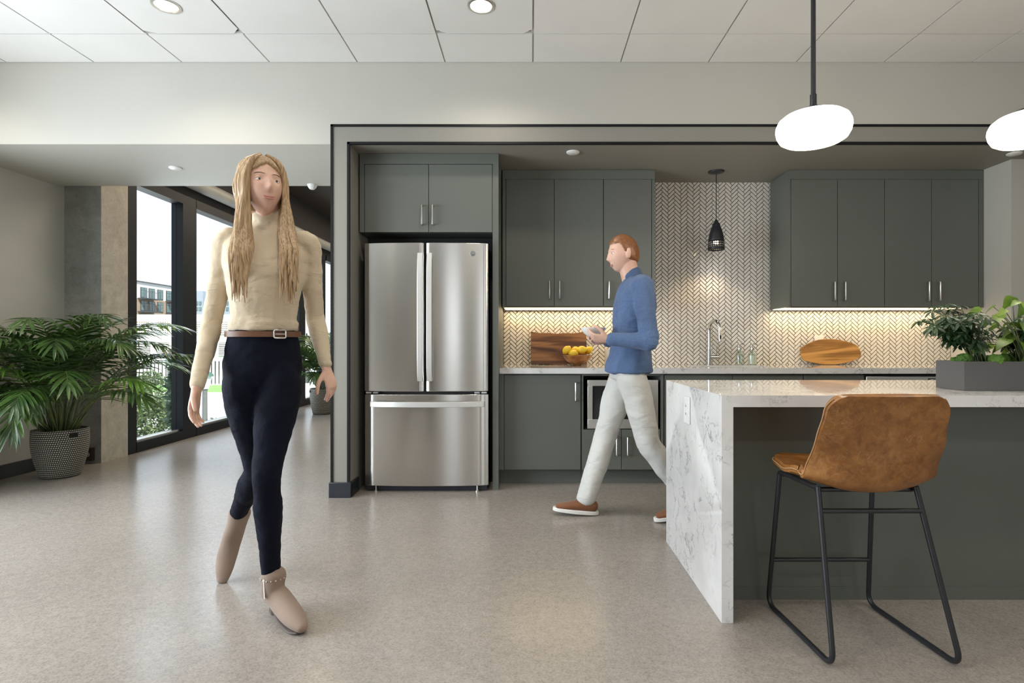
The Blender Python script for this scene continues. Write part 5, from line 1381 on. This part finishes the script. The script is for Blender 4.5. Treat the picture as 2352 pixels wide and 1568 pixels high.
# hair of the man: short, swept
mr=mhf.cross(mhu).normalized(); b=B(); rows=[]
for j in range(26):
    ph=-.75+(PI/2+.75)*j/25; row=[]
    for i in range(56):
        th=2*PI*i/56; X=math.cos(ph)*math.sin(th); Y=math.cos(ph)*math.cos(th); Z=math.sin(ph)
        x=X*.0795; y=Y*.1005-.002; z=Z*.1215
        zl=.068 if Y>.35 else (.068-.10*(.35-Y)/.45 if Y>-.10 else -.032-.03*min(1,(-.10-Y)))
        if z<zl: k=min(1,(zl-z)/.014); m_=1-.16*k-.5*k*max(0,-z-.01)/.112; x*=m_; y=(y)*m_
        nn=noise.noise(Vector((X*7,Y*5,Z*7)))*.004+(noise.noise(Vector((X*24,Y*14,Z*24)))*.0022)
        q=hr
        p=MH+(mr*x+mhf*y+mhu.normalized()*z); p+= (p-MH).normalized()*nn
        row.append(b.verts.new(p))
    rows.append(row)
for j in range(25):
    for i in range(56): b.faces.new([rows[j][i],rows[j][(i+1)%56],rows[j+1][(i+1)%56],rows[j+1][i]])
b.faces.new(list(reversed(rows[0])))
finish('hair',b,M_red,mp,ang=180)
# bowl in his hands
bc=P(1362,770,3.40); 
o=finish('bowl',lathe(B(),[(.03,-.005),(.035,-.002),(.055,.012),(.072,.035),(.077,.048),(.074,.048),(.068,.036),(.05,.016),(.0,.004)],bc,36),M_glazeW); tag(o,'white bowl held in front of him by the walking man','bowl')
# ------------------------------------------------------------------ light
def area(name,loc,rot,sx_,sy_,en,col,spread=None):
    l=bpy.data.lights.new(name,'AREA'); l.shape='RECTANGLE'; l.size=sx_; l.size_y=sy_; l.energy=en; l.color=col
    if spread: l.spread=spread
    o=bpy.data.objects.new(name,l); COL.objects.link(o); o.location=loc; o.rotation_euler=rot; return o
# area lamps standing in for daylight at the unseen side and rear windows
area('window_daylight',(XL-.16,(LW[0]+LW[1])/2,(LW[2]+LW[3])/2),(0,-PI/2,0),LW[3]-LW[2],LW[1]-LW[0],E_LEFT,(.80,.90,1.0))
for a,b_ in RW: area('window_daylight',((a+b_)/2,YN-.14,1.55),(PI/2,0,0),b_-a,2.1,E_REAR*(b_-a),(.90,.95,1.0))
for yy in (6.2,8.6,11.0): area('passage_lamp',(-2.5,yy,3.42),(0,0,0),.35,1.4,E_HALL,(1,.84,.64))  # added lamps without fittings, put in to brighten the passage
# added area lamp high outside the passage windows, standing in for skylight
area('window_daylight',(XW-1.7,8.3,4.4),(0,-math.radians(52),0),2.2,6.0,E_PASS,(.85,.93,1.0))
area('pavement_bounce',(XW-1.3,7.0,-.75),V((.72,-.25,.64)).to_track_quat('-Z','Y').to_euler(),1.2,4.0,E_SOFFIT,(.90,.95,1.0))  # unseen area lamp added below the sill to brighten the left soffit
for i,(x,y) in enumerate(DOWN):
    l=bpy.data.lights.new('downlight','SPOT'); l.energy=E_DOWN; l.spot_size=math.radians(150); l.spot_blend=.8; l.shadow_soft_size=.06; l.color=(1,.90,.77)
    o=bpy.data.objects.new('downlight',l); COL.objects.link(o); o.location=(x,y,CEIL-.005)
l=bpy.data.lights.new('sink_lamp','SPOT'); l.energy=E_SINK; l.spot_size=math.radians(125); l.spot_blend=.5; l.shadow_soft_size=.02; l.color=(1,.74,.48)
o=bpy.data.objects.new('sink_lamp',l); COL.objects.link(o); o.location=(sx,sy,zb+.02)
for p in (1868,2368):
    l=bpy.data.lights.new('pendant_lamp','POINT'); l.energy=E_PEND; l.shadow_soft_size=.14; l.color=(1,.88,.70)
    o=bpy.data.objects.new('pendant_lamp',l); COL.objects.link(o); o.location=(PX(p,PENY),PENY,PENZ-.22)
l=bpy.data.lights.new('sun','SUN'); l.energy=E_SUN; l.angle=.01; l.color=(1,.95,.86)
o=bpy.data.objects.new('sun',l); COL.objects.link(o); o.rotation_euler=V((.45,-.55,.70)).to_track_quat('Z','Y').to_euler()
w=bpy.data.worlds.new('sky'); scene.world=w; w.use_nodes=True; nt=w.node_tree; bg=nt.nodes['Background']
tc=N(nt,'ShaderNodeTexCoord'); sp=N(nt,'ShaderNodeSeparateXYZ'); L(nt,tc.outputs['Generated'],sp.inputs[0])
grad=ramp(nt,sp.outputs[2],[(0,(.86,.92,.98)),(.12,(.76,.87,.98)),(.35,(.52,.70,.94)),(1,(.25,.42,.78))])
mpn=N(nt,'ShaderNodeMapping'); mpn.inputs['Scale'].default_value=(1,1,3.2); L(nt,tc.outputs['Generated'],mpn.inputs[0])
cl=noise_(nt,mpn.outputs[0],2.6,6,.6,.4); cm=ramp(nt,cl,[(.40,(0,0,0)),(.62,(1,1,1))])
L(nt,mixc(nt,cm,grad,(.95,.96,.98)),bg.inputs[0]); bg.inputs[1].default_value=E_SKY
# ------------------------------------------------------------------ camera
cam=bpy.data.cameras.new('camera'); cam.sensor_width=36; cam.lens=F/2352*36; cam.shift_x=-(CX-1176)/2352; cam.shift_y=(CY-784)/2352
cam.clip_start=.05; cam.clip_end=500
co=bpy.data.objects.new('camera',cam); COL.objects.link(co); co.location=(0,0,H); co.rotation_euler=(PI/2,0,0); scene.camera=co
vs=scene.view_settings; vs.view_transform='Standard'; vs.look='None'; vs.exposure=EXPO; vs.gamma=1; vs.use_curve_mapping=False
scene.cycles.max_bounces=10; scene.cycles.diffuse_bounces=6; scene.cycles.glossy_bounces=5; scene.cycles.transparent_max_bounces=16
scene.cycles.use_denoising=True; scene.cycles.sample_clamp_indirect=6; scene.cycles.caustics_reflective=False; scene.cycles.caustics_refractive=False
